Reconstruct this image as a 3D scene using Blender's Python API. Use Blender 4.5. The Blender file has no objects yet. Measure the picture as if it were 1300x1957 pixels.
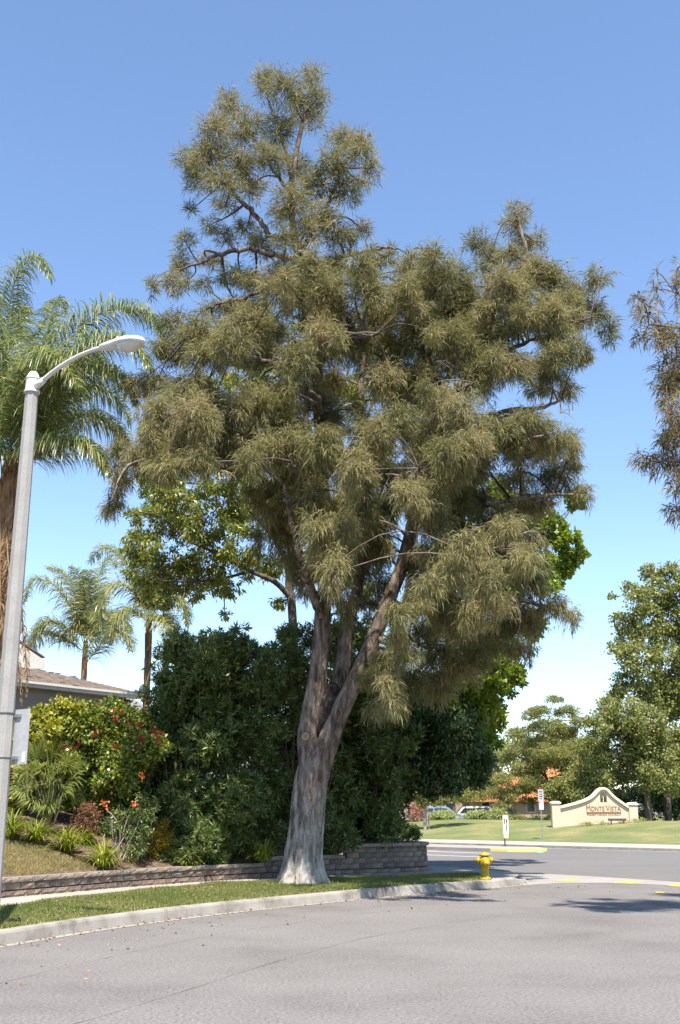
import bpy, bmesh, math, random
import numpy as np
from mathutils import Vector
rng = np.random.default_rng(7)
random.seed(7)
R = math.radians
scene = bpy.context.scene
COL = scene.collection

# ------------------------------------------------------------------ camera, sky, sun, exposure
F_PX, CAM_H = 2060.0, 1.9
PITCH = math.atan(576.5 / F_PX)
cam_data = bpy.data.cameras.new('camera'); cam = bpy.data.objects.new('camera', cam_data); COL.objects.link(cam)
cam.location = (0, 0, CAM_H); cam.rotation_euler = (math.pi / 2 + PITCH, 0, 0)
cam_data.sensor_fit = 'VERTICAL'; cam_data.sensor_height = 36.0
cam_data.lens = F_PX / 1957 * 36.0
cam_data.clip_start = 0.1; cam_data.clip_end = 12000
scene.camera = cam
SUN = Vector((0.10, -0.50, 1.0)).normalized()
SUN_EL = math.asin(SUN.z)
world = bpy.data.worlds.new('World'); scene.world = world; world.use_nodes = True
wn = world.node_tree; bg = wn.nodes['Background']
sky = wn.nodes.new('ShaderNodeTexSky'); sky.sky_type = 'NISHITA'; sky.sun_disc = False
sky.sun_elevation = SUN_EL; sky.sun_rotation = math.atan2(SUN.x, SUN.y)
sky.altitude = 200; sky.air_density = 1.0; sky.dust_density = 0.1; sky.ozone_density = 3.2
wn.links.new(sky.outputs[0], bg.inputs[0]); bg.inputs[1].default_value = 0.124
sd = bpy.data.lights.new('sun', 'SUN'); sd.energy = 5.0; sd.angle = R(0.53); sd.color = (1.0, 0.93, 0.82)
so = bpy.data.objects.new('sun', sd); COL.objects.link(so)
so.rotation_euler = SUN.to_track_quat('Z', 'Y').to_euler(); so.location = (10, -40, 80)
vs = scene.view_settings
vs.view_transform = 'Standard'; vs.look = 'None'; vs.gamma = 1.0; vs.exposure = 1.15
scene.render.resolution_x = 680; scene.render.resolution_y = 1024

# ------------------------------------------------------------------ projection helpers
_c, _s = math.cos(PITCH), math.sin(PITCH)
def ray(x, y):
    a = (x - 650) / F_PX; b = -(y - 978.5) / F_PX
    return np.array((a, _c - b * _s, _s + b * _c))
def G(x, y, z=0.0):
    d = ray(x, y); t = (z - CAM_H) / d[2]
    return np.array((d[0] * t, d[1] * t, z))
def P(x, y, Y):
    d = ray(x, y); t = Y / d[1]
    return np.array((d[0] * t, Y, d[2] * t + CAM_H))
def MPP(x, y, Y):            # metres per photo pixel at that depth
    d = ray(x, y); return (Y / d[1]) / F_PX
def nrm(v):
    v = np.asarray(v, float); return v / (np.linalg.norm(v, axis=-1, keepdims=True) + 1e-12)

# ------------------------------------------------------------------ object helpers
def tag(o, label=None, cat=None, group=None, kind=None):
    if label: o['label'] = label
    if cat: o['category'] = cat
    if group: o['group'] = group
    if kind: o['kind'] = kind
    return o
def empty(name, loc, label=None, cat=None, group=None):
    o = bpy.data.objects.new(name, None); COL.objects.link(o)
    o.location = tuple(loc); o.empty_display_size = 0.2
    return tag(o, label, cat, group)
def wloc(o):
    l = Vector((0, 0, 0))
    while o is not None:
        l += o.location; o = o.parent
    return np.array(l)
def np_mesh(name, V, F, mats, tint=None, smooth=False, midx=None):
    V = np.asarray(V, np.float32); F = np.asarray(F, np.int32)
    me = bpy.data.meshes.new(name); k = F.shape[1]; m = len(F)
    me.vertices.add(len(V)); me.vertices.foreach_set('co', V.ravel())
    me.loops.add(m * k); me.loops.foreach_set('vertex_index', F.ravel())
    me.polygons.add(m)
    me.polygons.foreach_set('loop_start', np.arange(0, m * k, k, dtype=np.int32))
    me.polygons.foreach_set('loop_total', np.full(m, k, np.int32))
    if smooth: me.polygons.foreach_set('use_smooth', np.ones(m, bool))
    for q in (mats if isinstance(mats, (list, tuple)) else [mats]): me.materials.append(q)
    if midx is not None: me.polygons.foreach_set('material_index', np.asarray(midx, np.int32))
    if tint is not None:
        a = me.attributes.new('tint', 'FLOAT', 'FACE'); a.data.foreach_set('value', np.asarray(tint, np.float32))
    me.update(calc_edges=True)
    return me
def link(name, me, parent=None, loc=None):
    o = bpy.data.objects.new(name, me); COL.objects.link(o)
    if loc is not None: o.location = tuple(loc)
    if parent is not None: o.parent = parent
    return o
def nobj(name, V, F, mats, parent=None, **kw):
    V = np.asarray(V, float)
    if parent is not None: V = V - wloc(parent)
    return link(name, np_mesh(name, V, F, mats, **kw), parent)
class MB:                                  # small polygon builder with mixed faces
    def __init__(s): s.v = []; s.f = []
    def add(s, V, F):
        n = len(s.v); s.v += [tuple(map(float, p)) for p in V]; s.f += [tuple(int(i) + n for i in q) for q in F]; return s
    def box(s, c, d, rz=0.0, taper=1.0):
        x, y, z = [q / 2 for q in d]; cs, sn = math.cos(rz), math.sin(rz); V = []
        for k, zz in ((1, -z), (taper, z)):
            for a, b in ((-x, -y), (x, -y), (x, y), (-x, y)):
                V.append((c[0] + (a * cs - b * sn) * k, c[1] + (a * sn + b * cs) * k, c[2] + zz))
        return s.add(V, [(3, 2, 1, 0), (4, 5, 6, 7), (0, 1, 5, 4), (1, 2, 6, 5), (2, 3, 7, 6), (3, 0, 4, 7)])
    def tube(s, pts, rad, n=8, cap=True):
        V, Fq = tube(pts, rad, n); m = len(pts); s.add(V, Fq)
        if cap:
            b = len(s.v) - len(V)
            s.f.append(tuple(b + i for i in range(n))[::-1]); s.f.append(tuple(b + (m - 1) * n + i for i in range(n)))
        return s
    def lathe(s, c, prof, n=12, axis=None):      # prof: (r, h) pairs along z or along axis
        ax = nrm(np.array(axis if axis is not None else (0, 0, 1.0)))
        u = nrm(np.cross(ax, (0.31, 0.95, 0.1) if abs(ax[2]) > .5 else (0, 0, 1.0))); w = np.cross(ax, u)
        V = []
        for r, h in prof:
            for i in range(n):
                a = 2 * math.pi * i / n
                V.append(np.array(c) + ax * h + (u * math.cos(a) + w * math.sin(a)) * r)
        Fq = [(j * n + i, j * n + (i + 1) % n, (j + 1) * n + (i + 1) % n, (j + 1) * n + i) for j in range(len(prof) - 1) for i in range(n)]
        Fq.append(tuple(range(n))[::-1]); Fq.append(tuple((len(prof) - 1) * n + i for i in range(n)))
        return s.add(V, Fq)
    def build(s, name, mat, parent=None, smooth=False, bevel=0.0):
        off = wloc(parent) if parent is not None else np.zeros(3)
        me = bpy.data.meshes.new(name); me.from_pydata([tuple(np.array(p) - off) for p in s.v], [], s.f); me.materials.append(mat)
        if smooth:
            for p in me.polygons: p.use_smooth = True
        me.update(); o = link(name, me, parent)
        if bevel:
            b = o.modifiers.new('bevel', 'BEVEL'); b.width = bevel; b.segments = 2; b.limit_method = 'ANGLE'
        return o
def tube(pts, rad, n=8):
    pts = np.asarray(pts, float); m = len(pts); rad = np.broadcast_to(np.asarray(rad, float), (m,))
    t = np.gradient(pts, axis=0) if m > 1 else np.array([[0, 0, 1.]]); t = nrm(t)
    u = np.cross(t[0], (0, 0, 1.0)); u = np.cross(t[0], (1.0, 0, 0)) if np.linalg.norm(u) < .15 else u; u = nrm(u)
    V = []; a = np.arange(n) * 2 * math.pi / n
    for i in range(m):
        u = nrm(u - t[i] * np.dot(u, t[i])); w = np.cross(t[i], u)
        V.append(pts[i] + rad[i] * (np.outer(np.cos(a), u) + np.outer(np.sin(a), w)))
    V = np.concatenate(V); j, i = np.meshgrid(np.arange(m - 1), np.arange(n), indexing='ij')
    Fq = np.stack([j * n + i, j * n + (i + 1) % n, (j + 1) * n + (i + 1) % n, (j + 1) * n + i], -1).reshape(-1, 4)
    return V, Fq
def tubes(list_pr, n=6):
    VV, FF, k = [], [], 0
    for p, r in list_pr:
        V, Fq = tube(p, r, n); VV.append(V); FF.append(Fq + k); k += len(V)
    return np.concatenate(VV), np.concatenate(FF)
def smooth_path(p, sub=6):
    p = np.asarray(p, float); q = np.vstack([2 * p[0] - p[1], p, 2 * p[-1] - p[-2]]); out = []
    for i in range(1, len(q) - 2):
        for k in range(sub):
            t = k / sub; a, b, c, d = q[i - 1], q[i], q[i + 1], q[i + 2]
            out.append(.5 * (2 * b + (c - a) * t + (2 * a - 5 * b + 4 * c - d) * t * t + (3 * b - a - 3 * c + d) * t ** 3))
    out.append(q[-2]); return np.array(out)
def resample(p, step):
    p = np.asarray(p, float); d = np.r_[0, np.cumsum(np.linalg.norm(np.diff(p, axis=0), axis=1))]
    n = max(2, int(round(d[-1] / step)) + 1); s = np.linspace(0, d[-1], n)
    return np.stack([np.interp(s, d, p[:, k]) for k in range(p.shape[1])], 1)
def offset2(p, d):                          # offset a plan polyline to its left by d
    t = nrm(np.gradient(np.asarray(p)[:, :2], axis=0)); q = np.array(p, float); q[:, 0] -= t[:, 1] * d; q[:, 1] += t[:, 0] * d; return q

# ------------------------------------------------------------------ materials
def new_mat(name):
    m = bpy.data.materials.new(name); m.use_nodes = True; nt = m.node_tree
    return m, nt, nt.nodes['Principled BSDF']
def noise_mat(name, cols, scale=5.0, detail=6, rough=.8, bump=.3, bscale=None, spec=.3, stretch=(1, 1, 1), fine=None, bdist=.02, metal=0.0, pos=None):
    m, nt, b = new_mat(name); N = nt.nodes.new; L = nt.links.new
    tc = N('ShaderNodeTexCoord'); mp = N('ShaderNodeMapping'); mp.inputs['Scale'].default_value = stretch; L(tc.outputs['Object'], mp.inputs[0])
    no = N('ShaderNodeTexNoise'); no.inputs['Scale'].default_value = scale; no.inputs['Detail'].default_value = detail; no.inputs['Roughness'].default_value = .62
    L(mp.outputs[0], no.inputs['Vector'])
    cr = N('ShaderNodeValToRGB'); el = cr.color_ramp.elements
    k = len(cols); ps = pos or [.3 + .4 * i / max(1, k - 1) for i in range(k)]
    el[0].position = ps[0]; el[0].color = (*cols[0], 1); el[1].position = ps[-1]; el[1].color = (*cols[-1], 1)
    for i in range(1, k - 1):
        e = el.new(ps[i]); e.color = (*cols[i], 1)
    L(no.outputs['Fac'], cr.inputs[0]); out = cr.outputs[0]
    if fine:
        n2 = N('ShaderNodeTexNoise'); n2.inputs['Scale'].default_value = fine[0]; n2.inputs['Detail'].default_value = 3; L(mp.outputs[0], n2.inputs['Vector'])
        mr = N('ShaderNodeMapRange'); mr.inputs[1].default_value = .25; mr.inputs[2].default_value = .75; mr.inputs[3].default_value = 1 - fine[1]; mr.inputs[4].default_value = 1 + fine[1]
        L(n2.outputs['Fac'], mr.inputs[0])
        mx = N('ShaderNodeVectorMath'); mx.operation = 'SCALE'; L(out, mx.inputs[0]); L(mr.outputs[0], mx.inputs['Scale']); out = mx.outputs[0]
    L(out, b.inputs['Base Color']); b.inputs['Roughness'].default_value = rough; b.inputs['Specular IOR Level'].default_value = spec; b.inputs['Metallic'].default_value = metal
    if bump:
        n3 = N('ShaderNodeTexNoise'); n3.inputs['Scale'].default_value = bscale or scale * 4; n3.inputs['Detail'].default_value = 5; L(mp.outputs[0], n3.inputs['Vector'])
        bp = N('ShaderNodeBump'); bp.inputs['Strength'].default_value = bump; bp.inputs['Distance'].default_value = bdist
        L(n3.outputs['Fac'], bp.inputs['Height']); L(bp.outputs[0], b.inputs['Normal'])
    return m
def leaf_mat(name, cols, trans=.3, rough=.5, spec=.35, pos=None):
    m, nt, b = new_mat(name); N = nt.nodes.new; L = nt.links.new
    at = N('ShaderNodeAttribute'); at.attribute_name = 'tint'
    cr = N('ShaderNodeValToRGB'); el = cr.color_ramp.elements; k = len(cols); ps = pos or [i / (k - 1) for i in range(k)]
    el[0].position = ps[0]; el[0].color = (*cols[0], 1); el[1].position = ps[-1]; el[1].color = (*cols[-1], 1)
    for i in range(1, k - 1):
        e = el.new(ps[i]); e.color = (*cols[i], 1)
    L(at.outputs['Fac'], cr.inputs[0]); L(cr.outputs[0], b.inputs['Base Color'])
    b.inputs['Roughness'].default_value = rough; b.inputs['Specular IOR Level'].default_value = spec
    tr = N('ShaderNodeBsdfTranslucent'); hs = N('ShaderNodeHueSaturation'); hs.inputs['Value'].default_value = 1.25; hs.inputs['Saturation'].default_value = 1.1; hs.inputs['Hue'].default_value = .49
    L(cr.outputs[0], hs.inputs['Color']); L(hs.outputs[0], tr.inputs[0])
    ms = N('ShaderNodeMixShader'); ms.inputs[0].default_value = trans
    L(b.outputs[0], ms.inputs[1]); L(tr.outputs[0], ms.inputs[2]); L(ms.outputs[0], nt.nodes['Material Output'].inputs[0])
    return m
def flat(name, c, rough=.6, spec=.4, metal=0.0, var=.12, scale=8, bump=.05):
    c = np.array(c); return noise_mat(name, [tuple(c * (1 - var)), tuple(np.minimum(c * (1 + var), 1))], scale, 4, rough, bump, spec=spec, metal=metal)

M = {}
M['asphalt'] = noise_mat('asphalt', [(.125, .115, .109), (.158, .147, .140), (.175, .164, .155)], .35, 8, .92, .2, 60, .2, fine=(26, .42), bdist=.008)
M['asphalt2'] = noise_mat('cross street asphalt', [(.128, .121, .117), (.155, .147, .142)], .25, 6, .92, .3, 60, .2, stretch=(.5, 1, 1), fine=(40, .15))
M['tar'] = noise_mat('tar seam', [(.094, .088, .085), (.131, .125, .120)], 2, 4, .8, 0)
M['concrete'] = noise_mat('kerb concrete', [(.15, .132, .112), (.27, .25, .22), (.325, .303, .27)], 1.6, 8, .9, .3, 40, .2, fine=(60, .12))
M['pave'] = noise_mat('pavement concrete', [(.300, .270, .232), (.375, .345, .300)], 1.2, 8, .9, .25, 40, .2, fine=(50, .1))
M['gutter'] = noise_mat('gutter concrete', [(.238, .216, .194), (.317, .295, .266)], .6, 8, .9, .2, 40, .2, fine=(30, .1))
M['polecon'] = noise_mat('pole concrete', [(.288, .274, .256), (.346, .331, .313)], 3, 4, .85, .3, 120, .3, fine=(95, .28))
M['earth'] = noise_mat('dry earth', [(.098, .077, .049), (.154, .126, .084)], .2, 8, .95, .3)
M['mulch'] = noise_mat('mulch', [(.051, .034, .024), (.116, .078, .054), (.177, .129, .095)], 9, 8, .95, .8, 40, .1, fine=(50, .4))
M['turf'] = noise_mat('parkway turf soil', [(.090, .108, .031), (.144, .154, .054), (.198, .180, .090)], 1.5, 8, .95, .6, 60, .1, fine=(70, .35))
M['moundturf'] = noise_mat('mown lawn', [(.09, .125, .045), (.15, .162, .066), (.25, .205, .10)], .22, 8, .95, .5, 20, .1, fine=(9, .3), pos=[.34, .52, .68])
M['block'] = noise_mat('split face block', [(.13, .095, .075), (.21, .155, .125), (.28, .22, .18)], 5, 8, .95, .9, 45, .15, fine=(50, .3))
M['cap'] = noise_mat('cap stone', [(.201, .164, .132), (.300, .256, .214)], 6, 8, .95, .9, 45, .15, fine=(50, .3))
M['yellow'] = noise_mat('yellow paint', [(.496, .336, .016), (.600, .440, .032)], 6, 6, .7, .1)
M['paleyellow'] = noise_mat('faded yellow paint', [(.435, .300, .075), (.525, .390, .120)], 1.5, 8, .8, .1, fine=(20, .2))
M['brightyellow'] = noise_mat('median yellow paint', [(.66, .60, .14), (.72, .66, .22)], 1.5, 6, .8, .1)
M['whitepaint'] = noise_mat('white road paint', [(.496, .488, .464), (.600, .592, .568)], 2, 6, .8, .1)
M['hydrant'] = noise_mat('hydrant yellow enamel', [(.26, .165, .01), (.40, .27, .006), (.47, .33, .02)], 7, 6, .45, .25, 25, .5, fine=(30, .1))
M['whitemetal'] = flat('white painted metal', (.541, .533, .508), .45, .5)
M['greymetal'] = flat('galvanised steel', (.320, .328, .328), .45, .5, .5)
M['panel'] = flat('pale grey panel', (.375, .383, .398), .5, .5)
M['steel'] = flat('dark strap steel', (.10, .10, .10), .5, .5, .6)
M['lens'] = flat('lamp lens', (.50, .47, .43), .25, .5)
M['signwhite'] = flat('sign white', (.637, .637, .620), .5, .4)
M['signgrey'] = flat('sign grey', (.360, .368, .376), .5, .4)
M['signblack'] = flat('sign black', (.02, .02, .025), .5, .4)
M['signred'] = flat('sign red', (.45, .05, .05), .5, .4)
M['stucco'] = noise_mat('house stucco', [(.286, .262, .238), (.326, .303, .279)], 2, 6, .95, .3, 60, .1)
M['trim'] = flat('white trim', (.581, .563, .528), .6, .3)
M['shingle'] = noise_mat('weathered shingles', [(.113, .089, .080), (.208, .170, .146), (.312, .255, .217)], 3.2, 8, .95, .6, 25, .1, stretch=(1, 1, 3), fine=(18, .3))
M['signstucco'] = noise_mat('cream stucco', [(.510, .416, .306), (.578, .484, .374)], 1.2, 8, .95, .2, 40, .1)
M['signtrim'] = noise_mat('pale cream trim', [(.561, .493, .399), (.612, .544, .451)], 1.5, 6, .9, .1)
M['bronze'] = flat('bronze letters', (.22, .10, .05), .5, .4)
M['terracotta'] = noise_mat('terracotta tiles', [(.368, .136, .056), (.496, .208, .088)], 3, 6, .9, .3)
M['wallpink'] = noise_mat('tan stucco', [(.300, .217, .165), (.352, .262, .203)], 1, 6, .95, .1)
M['hill'] = noise_mat('haze grey chaparral', [(.150, .143, .150), (.210, .195, .195)], .01, 8, 1, 0)  # grey-mauve of the distance haze is put into the hill's colour
M['bark_grey'] = noise_mat('grey brown bark', [(.049, .039, .033), (.117, .092, .078), (.186, .151, .127)], 4, 8, .95, .9, 14, .1, stretch=(1, 1, .35), bdist=.05)
M['twig_pale'] = noise_mat('pale dead twig', [(.248, .202, .166), (.386, .331, .276)], 3, 4, .9, 0)
M['twig_brown'] = noise_mat('brown twig', [(.09, .07, .05), (.16, .12, .09)], 3, 4, .9, 0)
M['palm_trunk'] = noise_mat('palm trunk fibre', [(.120, .068, .038), (.225, .135, .075), (.315, .210, .128)], 5, 8, .95, .8, 20, .1, stretch=(1, 1, .5))
M['thatch'] = leaf_mat('dead palm thatch', [(.180, .105, .053), (.300, .195, .105), (.390, .285, .173)], .15, .7)
M['needle'] = leaf_mat('casuarina needles', [(.145, .146, .056), (.21, .206, .083), (.278, .256, .112), (.33, .265, .14)], .40, .55, .3)
M['needle2'] = leaf_mat('brownish casuarina needles', [(.15, .13, .052), (.22, .175, .075), (.30, .21, .095)], .3, .55, .3)
M['cone'] = flat('seed cones', (.085, .05, .032), .9, .1)
M['ash'] = leaf_mat('ash leaves', [(.122, .173, .036), (.187, .238, .050), (.288, .288, .050), (.691, .475, .043)], .35, .38, .5, [0, .5, .9, 1])
M['gum'] = leaf_mat('bright green leaves', [(.11, .18, .02), (.17, .245, .03), (.27, .32, .05)], .45, .42, .4)
M['dark'] = leaf_mat('dark green leaves', [(.04, .078, .026), (.065, .108, .034), (.105, .15, .045)], .25, .35, .5)
M['oleander'] = leaf_mat('oleander leaves', [(.058, .099, .028), (.112, .157, .040), (.202, .230, .062), (.403, .336, .067)], .25, .38, .5, [0, .5, .93, 1])
M['hibiscus'] = leaf_mat('glossy hedge leaves', [(.06, .115, .02), (.12, .18, .03), (.24, .27, .04), (.42, .39, .06)], .3, .33, .5)
M['redflower'] = leaf_mat('red petals', [(.42, .015, .03), (.55, .05, .07)], .3, .5)
M['orangeflower'] = leaf_mat('orange petals', [(.55, .13, .04), (.62, .22, .08)], .3, .5)
M['nandina'] = leaf_mat('reddish nandina leaves', [(.10, .10, .03), (.24, .11, .06), (.36, .17, .09)], .3, .5)
M['yellowshrub'] = leaf_mat('yellow leaved shrub', [(.10, .11, .015), (.26, .19, .015), (.42, .27, .015)], .3, .5)
M['lily'] = leaf_mat('daylily leaves', [(.110, .165, .022), (.220, .264, .033), (.341, .352, .066)], .35, .42, .4)
M['fanpalm'] = leaf_mat('fan palm leaves', [(.15, .20, .05), (.25, .29, .08), (.38, .38, .14)], .3, .4, .5)
M['queen'] = leaf_mat('queen palm leaflets', [(.077, .132, .039), (.132, .193, .055), (.242, .264, .088), (.462, .407, .165)], .3, .33, .55)
M['rachis'] = flat('palm rachis', (.17, .18, .06), .5, .4)
M['bgelm'] = leaf_mat('feathery yellow green leaves', [(.157, .202, .056), (.235, .263, .073), (.358, .302, .123)], .4, .5, .3)
M['bgplane'] = leaf_mat('plane tree leaves', [(.12, .155, .038), (.21, .235, .065), (.35, .345, .13)], .35, .45, .4)
M['bgbush'] = leaf_mat('pale round bush leaves', [(.20, .25, .08), (.32, .37, .13), (.44, .46, .20)], .3, .5)
M['bgdark'] = leaf_mat('far dark foliage', [(.042, .084, .028), (.077, .126, .035), (.140, .182, .056)], .3, .5)
M['pinkflower'] = leaf_mat('pink blossom', [(.14, .13, .05), (.50, .24, .19), (.62, .36, .28)], .3, .5)
M['grass'] = leaf_mat('grass blades', [(.076, .121, .020), (.132, .182, .035), (.223, .223, .072), (.365, .304, .151)], .3, .5, .3)
M['drygrass'] = leaf_mat('dry grass blades', [(.146, .165, .043), (.243, .224, .082), (.370, .292, .136), (.467, .359, .185)], .3, .5, .3)
M['litter'] = leaf_mat('fallen leaves', [(.150, .075, .038), (.255, .150, .083), (.360, .255, .165)], .1, .7)
M['vanpaint'] = flat('pale blue car paint', (.272, .320, .400), .3, .6, .3, .03)
M['whitecar'] = flat('white car paint', (.560, .560, .560), .3, .6, 0, .03)
M['carglass'] = flat('car glass', (.02, .028, .04), .08, .8, 0, .03)
M['rubber'] = flat('tyre rubber', (.02, .02, .02), .8, .3)
M['ornament'] = noise_mat('grey green ornament', [(.150, .195, .143), (.203, .247, .188)], 3, 4, .5, .05)
M['tan'] = flat('tan clay', (.413, .270, .165), .7, .3)
M['black'] = flat('black plastic', (.025, .025, .028), .6, .3)
M['cut'] = noise_mat('cut wood', [(.300, .098, .030), (.413, .203, .090)], 25, 4, .8, .1)
M['cutrim'] = flat('callus bark', (.315, .255, .195), .9, .1)

# trunk bark: bleached foot, brown grey above, with the pattern following the stem
def bark_main():
    m, nt, b = new_mat('casuarina bark'); N = nt.nodes.new; L = nt.links.new
    tc = N('ShaderNodeTexCoord'); mp = N('ShaderNodeMapping'); mp.inputs['Scale'].default_value = (1, 1, .22); L(tc.outputs['Object'], mp.inputs[0])
    no = N('ShaderNodeTexNoise'); no.inputs['Scale'].default_value = 6.5; no.inputs['Detail'].default_value = 10; no.inputs['Roughness'].default_value = .68; L(mp.outputs[0], no.inputs[0])
    c1 = N('ShaderNodeValToRGB'); c1.color_ramp.elements[0].position = .40; c1.color_ramp.elements[0].color = (.06, .045, .036, 1); c1.color_ramp.elements[1].position = .62; c1.color_ramp.elements[1].color = (.27, .21, .17, 1)
    c2 = N('ShaderNodeValToRGB'); c2.color_ramp.elements[0].position = .36; c2.color_ramp.elements[0].color = (.07, .058, .05, 1); c2.color_ramp.elements[1].position = .60; c2.color_ramp.elements[1].color = (.47, .43, .385, 1)
    L(no.outputs['Fac'], c1.inputs[0]); L(no.outputs['Fac'], c2.inputs[0])
    sx = N('ShaderNodeSeparateXYZ'); L(tc.outputs['Object'], sx.inputs[0])
    n2 = N('ShaderNodeTexNoise'); n2.inputs['Scale'].default_value = 1.7; n2.inputs['Detail'].default_value = 5; L(tc.outputs['Object'], n2.inputs[0])
    ma = N('ShaderNodeMath'); ma.operation = 'MULTIPLY_ADD'; L(n2.outputs['Fac'], ma.inputs[0]); ma.inputs[1].default_value = -2.6; L(sx.outputs['Z'], ma.inputs[2])
    mr = N('ShaderNodeMapRange'); mr.inputs[1].default_value = -1.0; mr.inputs[2].default_value = 1.5; mr.inputs[3].default_value = 1; mr.inputs[4].default_value = 0; L(ma.outputs[0], mr.inputs[0])
    mx = N('ShaderNodeMix'); mx.data_type = 'RGBA'; L(mr.outputs[0], mx.inputs['Factor']); L(c1.outputs[0], mx.inputs['A']); L(c2.outputs[0], mx.inputs['B'])
    L(mx.outputs['Result'], b.inputs['Base Color']); b.inputs['Roughness'].default_value = .95; b.inputs['Specular IOR Level'].default_value = .1
    bp = N('ShaderNodeBump'); bp.inputs['Strength'].default_value = 1.0; bp.inputs['Distance'].default_value = .09
    n3 = N('ShaderNodeTexNoise'); n3.inputs['Scale'].default_value = 9; n3.inputs['Detail'].default_value = 8; L(mp.outputs[0], n3.inputs[0])
    L(n3.outputs['Fac'], bp.inputs['Height']); L(bp.outputs[0], b.inputs['Normal'])
    return m
M['bark'] = bark_main()
M['burl'] = noise_mat('dark burl bark', [(.022, .018, .016), (.05, .04, .035), (.14, .105, .085)], 4, 9, .95, .9, 16, .1, bdist=.05, pos=[.35, .55, .75])

# ------------------------------------------------------------------ foliage generators (numpy)
def rdir(n, up=0.0):
    v = rng.normal(size=(n, 3)); v[:, 2] += up; return nrm(v)
def leaf_quads(C, D, ln, wd, fold=.15):
    """diamond leaves: base C, axis D"""
    n = len(C); S = nrm(np.cross(D, rdir(n))); Nn = np.cross(S, D)
    ln = np.broadcast_to(ln, (n,))[:, None]; wd = np.broadcast_to(wd, (n,))[:, None]
    mid = C + D * ln * .45
    V = np.stack([C, mid + S * wd * .5 + Nn * wd * fold, C + D * ln - Nn * ln * .08, mid - S * wd * .5 + Nn * wd * fold], 1).reshape(-1, 3)
    return V, np.arange(4 * n).reshape(n, 4)
def blade_tris(C, D, ln, wd):
    n = len(C); S = nrm(np.cross(D, rdir(n))); ln = np.broadcast_to(ln, (n,))[:, None]; wd = np.broadcast_to(wd, (n,))[:, None]
    V = np.stack([C - S * wd * .5, C + S * wd * .5, C + D * ln], 1).reshape(-1, 3)
    return V, np.arange(3 * n).reshape(n, 3)
def clump_points(clumps, n, shell=.45, sub=9, jit=.30):
    """leaf positions: sub-clusters spread through each ellipsoid, so gaps stay between them"""
    cs = np.array([c[0] for c in clumps]); rs = np.array([np.broadcast_to(c[1], (3,)) for c in clumps], float)
    w = np.prod(rs, 1) ** (2 / 3); w = w / w.sum()
    Pt, Dr = [], []
    for c, r, k in zip(cs, rs, (w * n).astype(int)):
        if k < 1: continue
        s = max(3, int(sub)); d = rdir(s); rad = shell + (1 - shell) * rng.random((s, 1)) ** .7
        subs = d * rad; idx = rng.integers(0, s, k)
        p = subs[idx] + rng.normal(size=(k, 3)) * jit
        Pt.append(c + p * r); Dr.append(nrm(p + rng.normal(size=(k, 3)) * .5))
    return np.concatenate(Pt), np.concatenate(Dr)
def foliage(name, mat, parent, clumps, n, ln, wd, droop=.3, rosette=0, sub=9, jit=.30, shell=.45, tintpow=1.0):
    if rosette:
        C, A = clump_points(clumps, n // rosette, shell, sub, jit)
        A = nrm(A + np.array((0, 0, .35))); C = np.repeat(C, rosette, 0); A = np.repeat(A, rosette, 0)
        T = np.repeat(rng.random(n // rosette), rosette)[:len(C)] if len(C) == (n // rosette) * rosette else rng.random(len(C))
        D = nrm(A * .55 + rdir(len(C)) * .8); T = np.clip(T * .75 + rng.random(len(C)) * .25, 0, 1)
    else:
        C, A = clump_points(clumps, n, shell, sub, jit); D = nrm(A * .5 + rdir(len(C)) * .8 + np.array((0, 0, -droop))); T = rng.random(len(C))
    V, Fq = leaf_quads(C, D, ln * (.6 + .7 * rng.random(len(C))), wd * (.7 + .5 * rng.random(len(C))))
    return nobj(name, V, Fq, mat, parent, tint=T ** tintpow)
def branch_to(start, end, r0, r1, sag=.08, n=6):
    s, e = np.asarray(start), np.asarray(end); L = np.linalg.norm(e - s); t = np.linspace(0, 1, n)[:, None]
    w = rng.normal(size=3) * .07 * L; p = s + (e - s) * t + np.array((0, 0, 1)) * (np.sin(t * math.pi) * sag * L) + w * np.sin(t * math.pi)
    return p, np.linspace(r0, r1, n)
def twigs_for(clumps, skel, r0=.035, k=5, rad=.008):
    """limb to clump branches plus short twigs inside each clump"""
    out = []
    for c, r in clumps:
        c = np.asarray(c); rr = np.broadcast_to(r, (3,))
        d = np.linalg.norm(skel[:, :3] - c, axis=1) + np.maximum(0, skel[:, 2] - c[2]) * .8
        j = int(np.argmin(d)); out.append(branch_to(skel[j, :3], c, min(r0, skel[j, 3] * .8), rad * 1.6))
        for _ in range(k):
            e = c + rdir(1, .2)[0] * rr * .85; out.append(branch_to(c, e, rad * 1.3, rad * .5, .05, 4))
    return out
def limb_skel(limbs):
    return np.concatenate([np.c_[p, r] for p, r in limbs])
def tree(name, label, base, limbs, clumps, leafmat, n, ln, wd, barkmat, group=None, cat='tree', r0=.05, k=4, rad=.012, **kw):
    root = empty(name, base, label, cat, group)
    first = True; sk = []
    for pts, rad_ in limbs:
        p = smooth_path(np.c_[np.asarray(pts, float), np.asarray(rad_, float)], 5); sk.append((p[:, :3], p[:, 3]))
        V, Fq = tube(p[:, :3], p[:, 3], 10); nobj('trunk' if first else 'limb', V, Fq, barkmat, root, smooth=True); first = False
    V, Fq = tubes(twigs_for(clumps, limb_skel(sk), r0, k, rad), 4); tag(nobj('branches', V, Fq, barkmat, root), kind='stuff')
    foliage('crown', leafmat, root, clumps, n, ln, wd, **kw)
    return root
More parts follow.
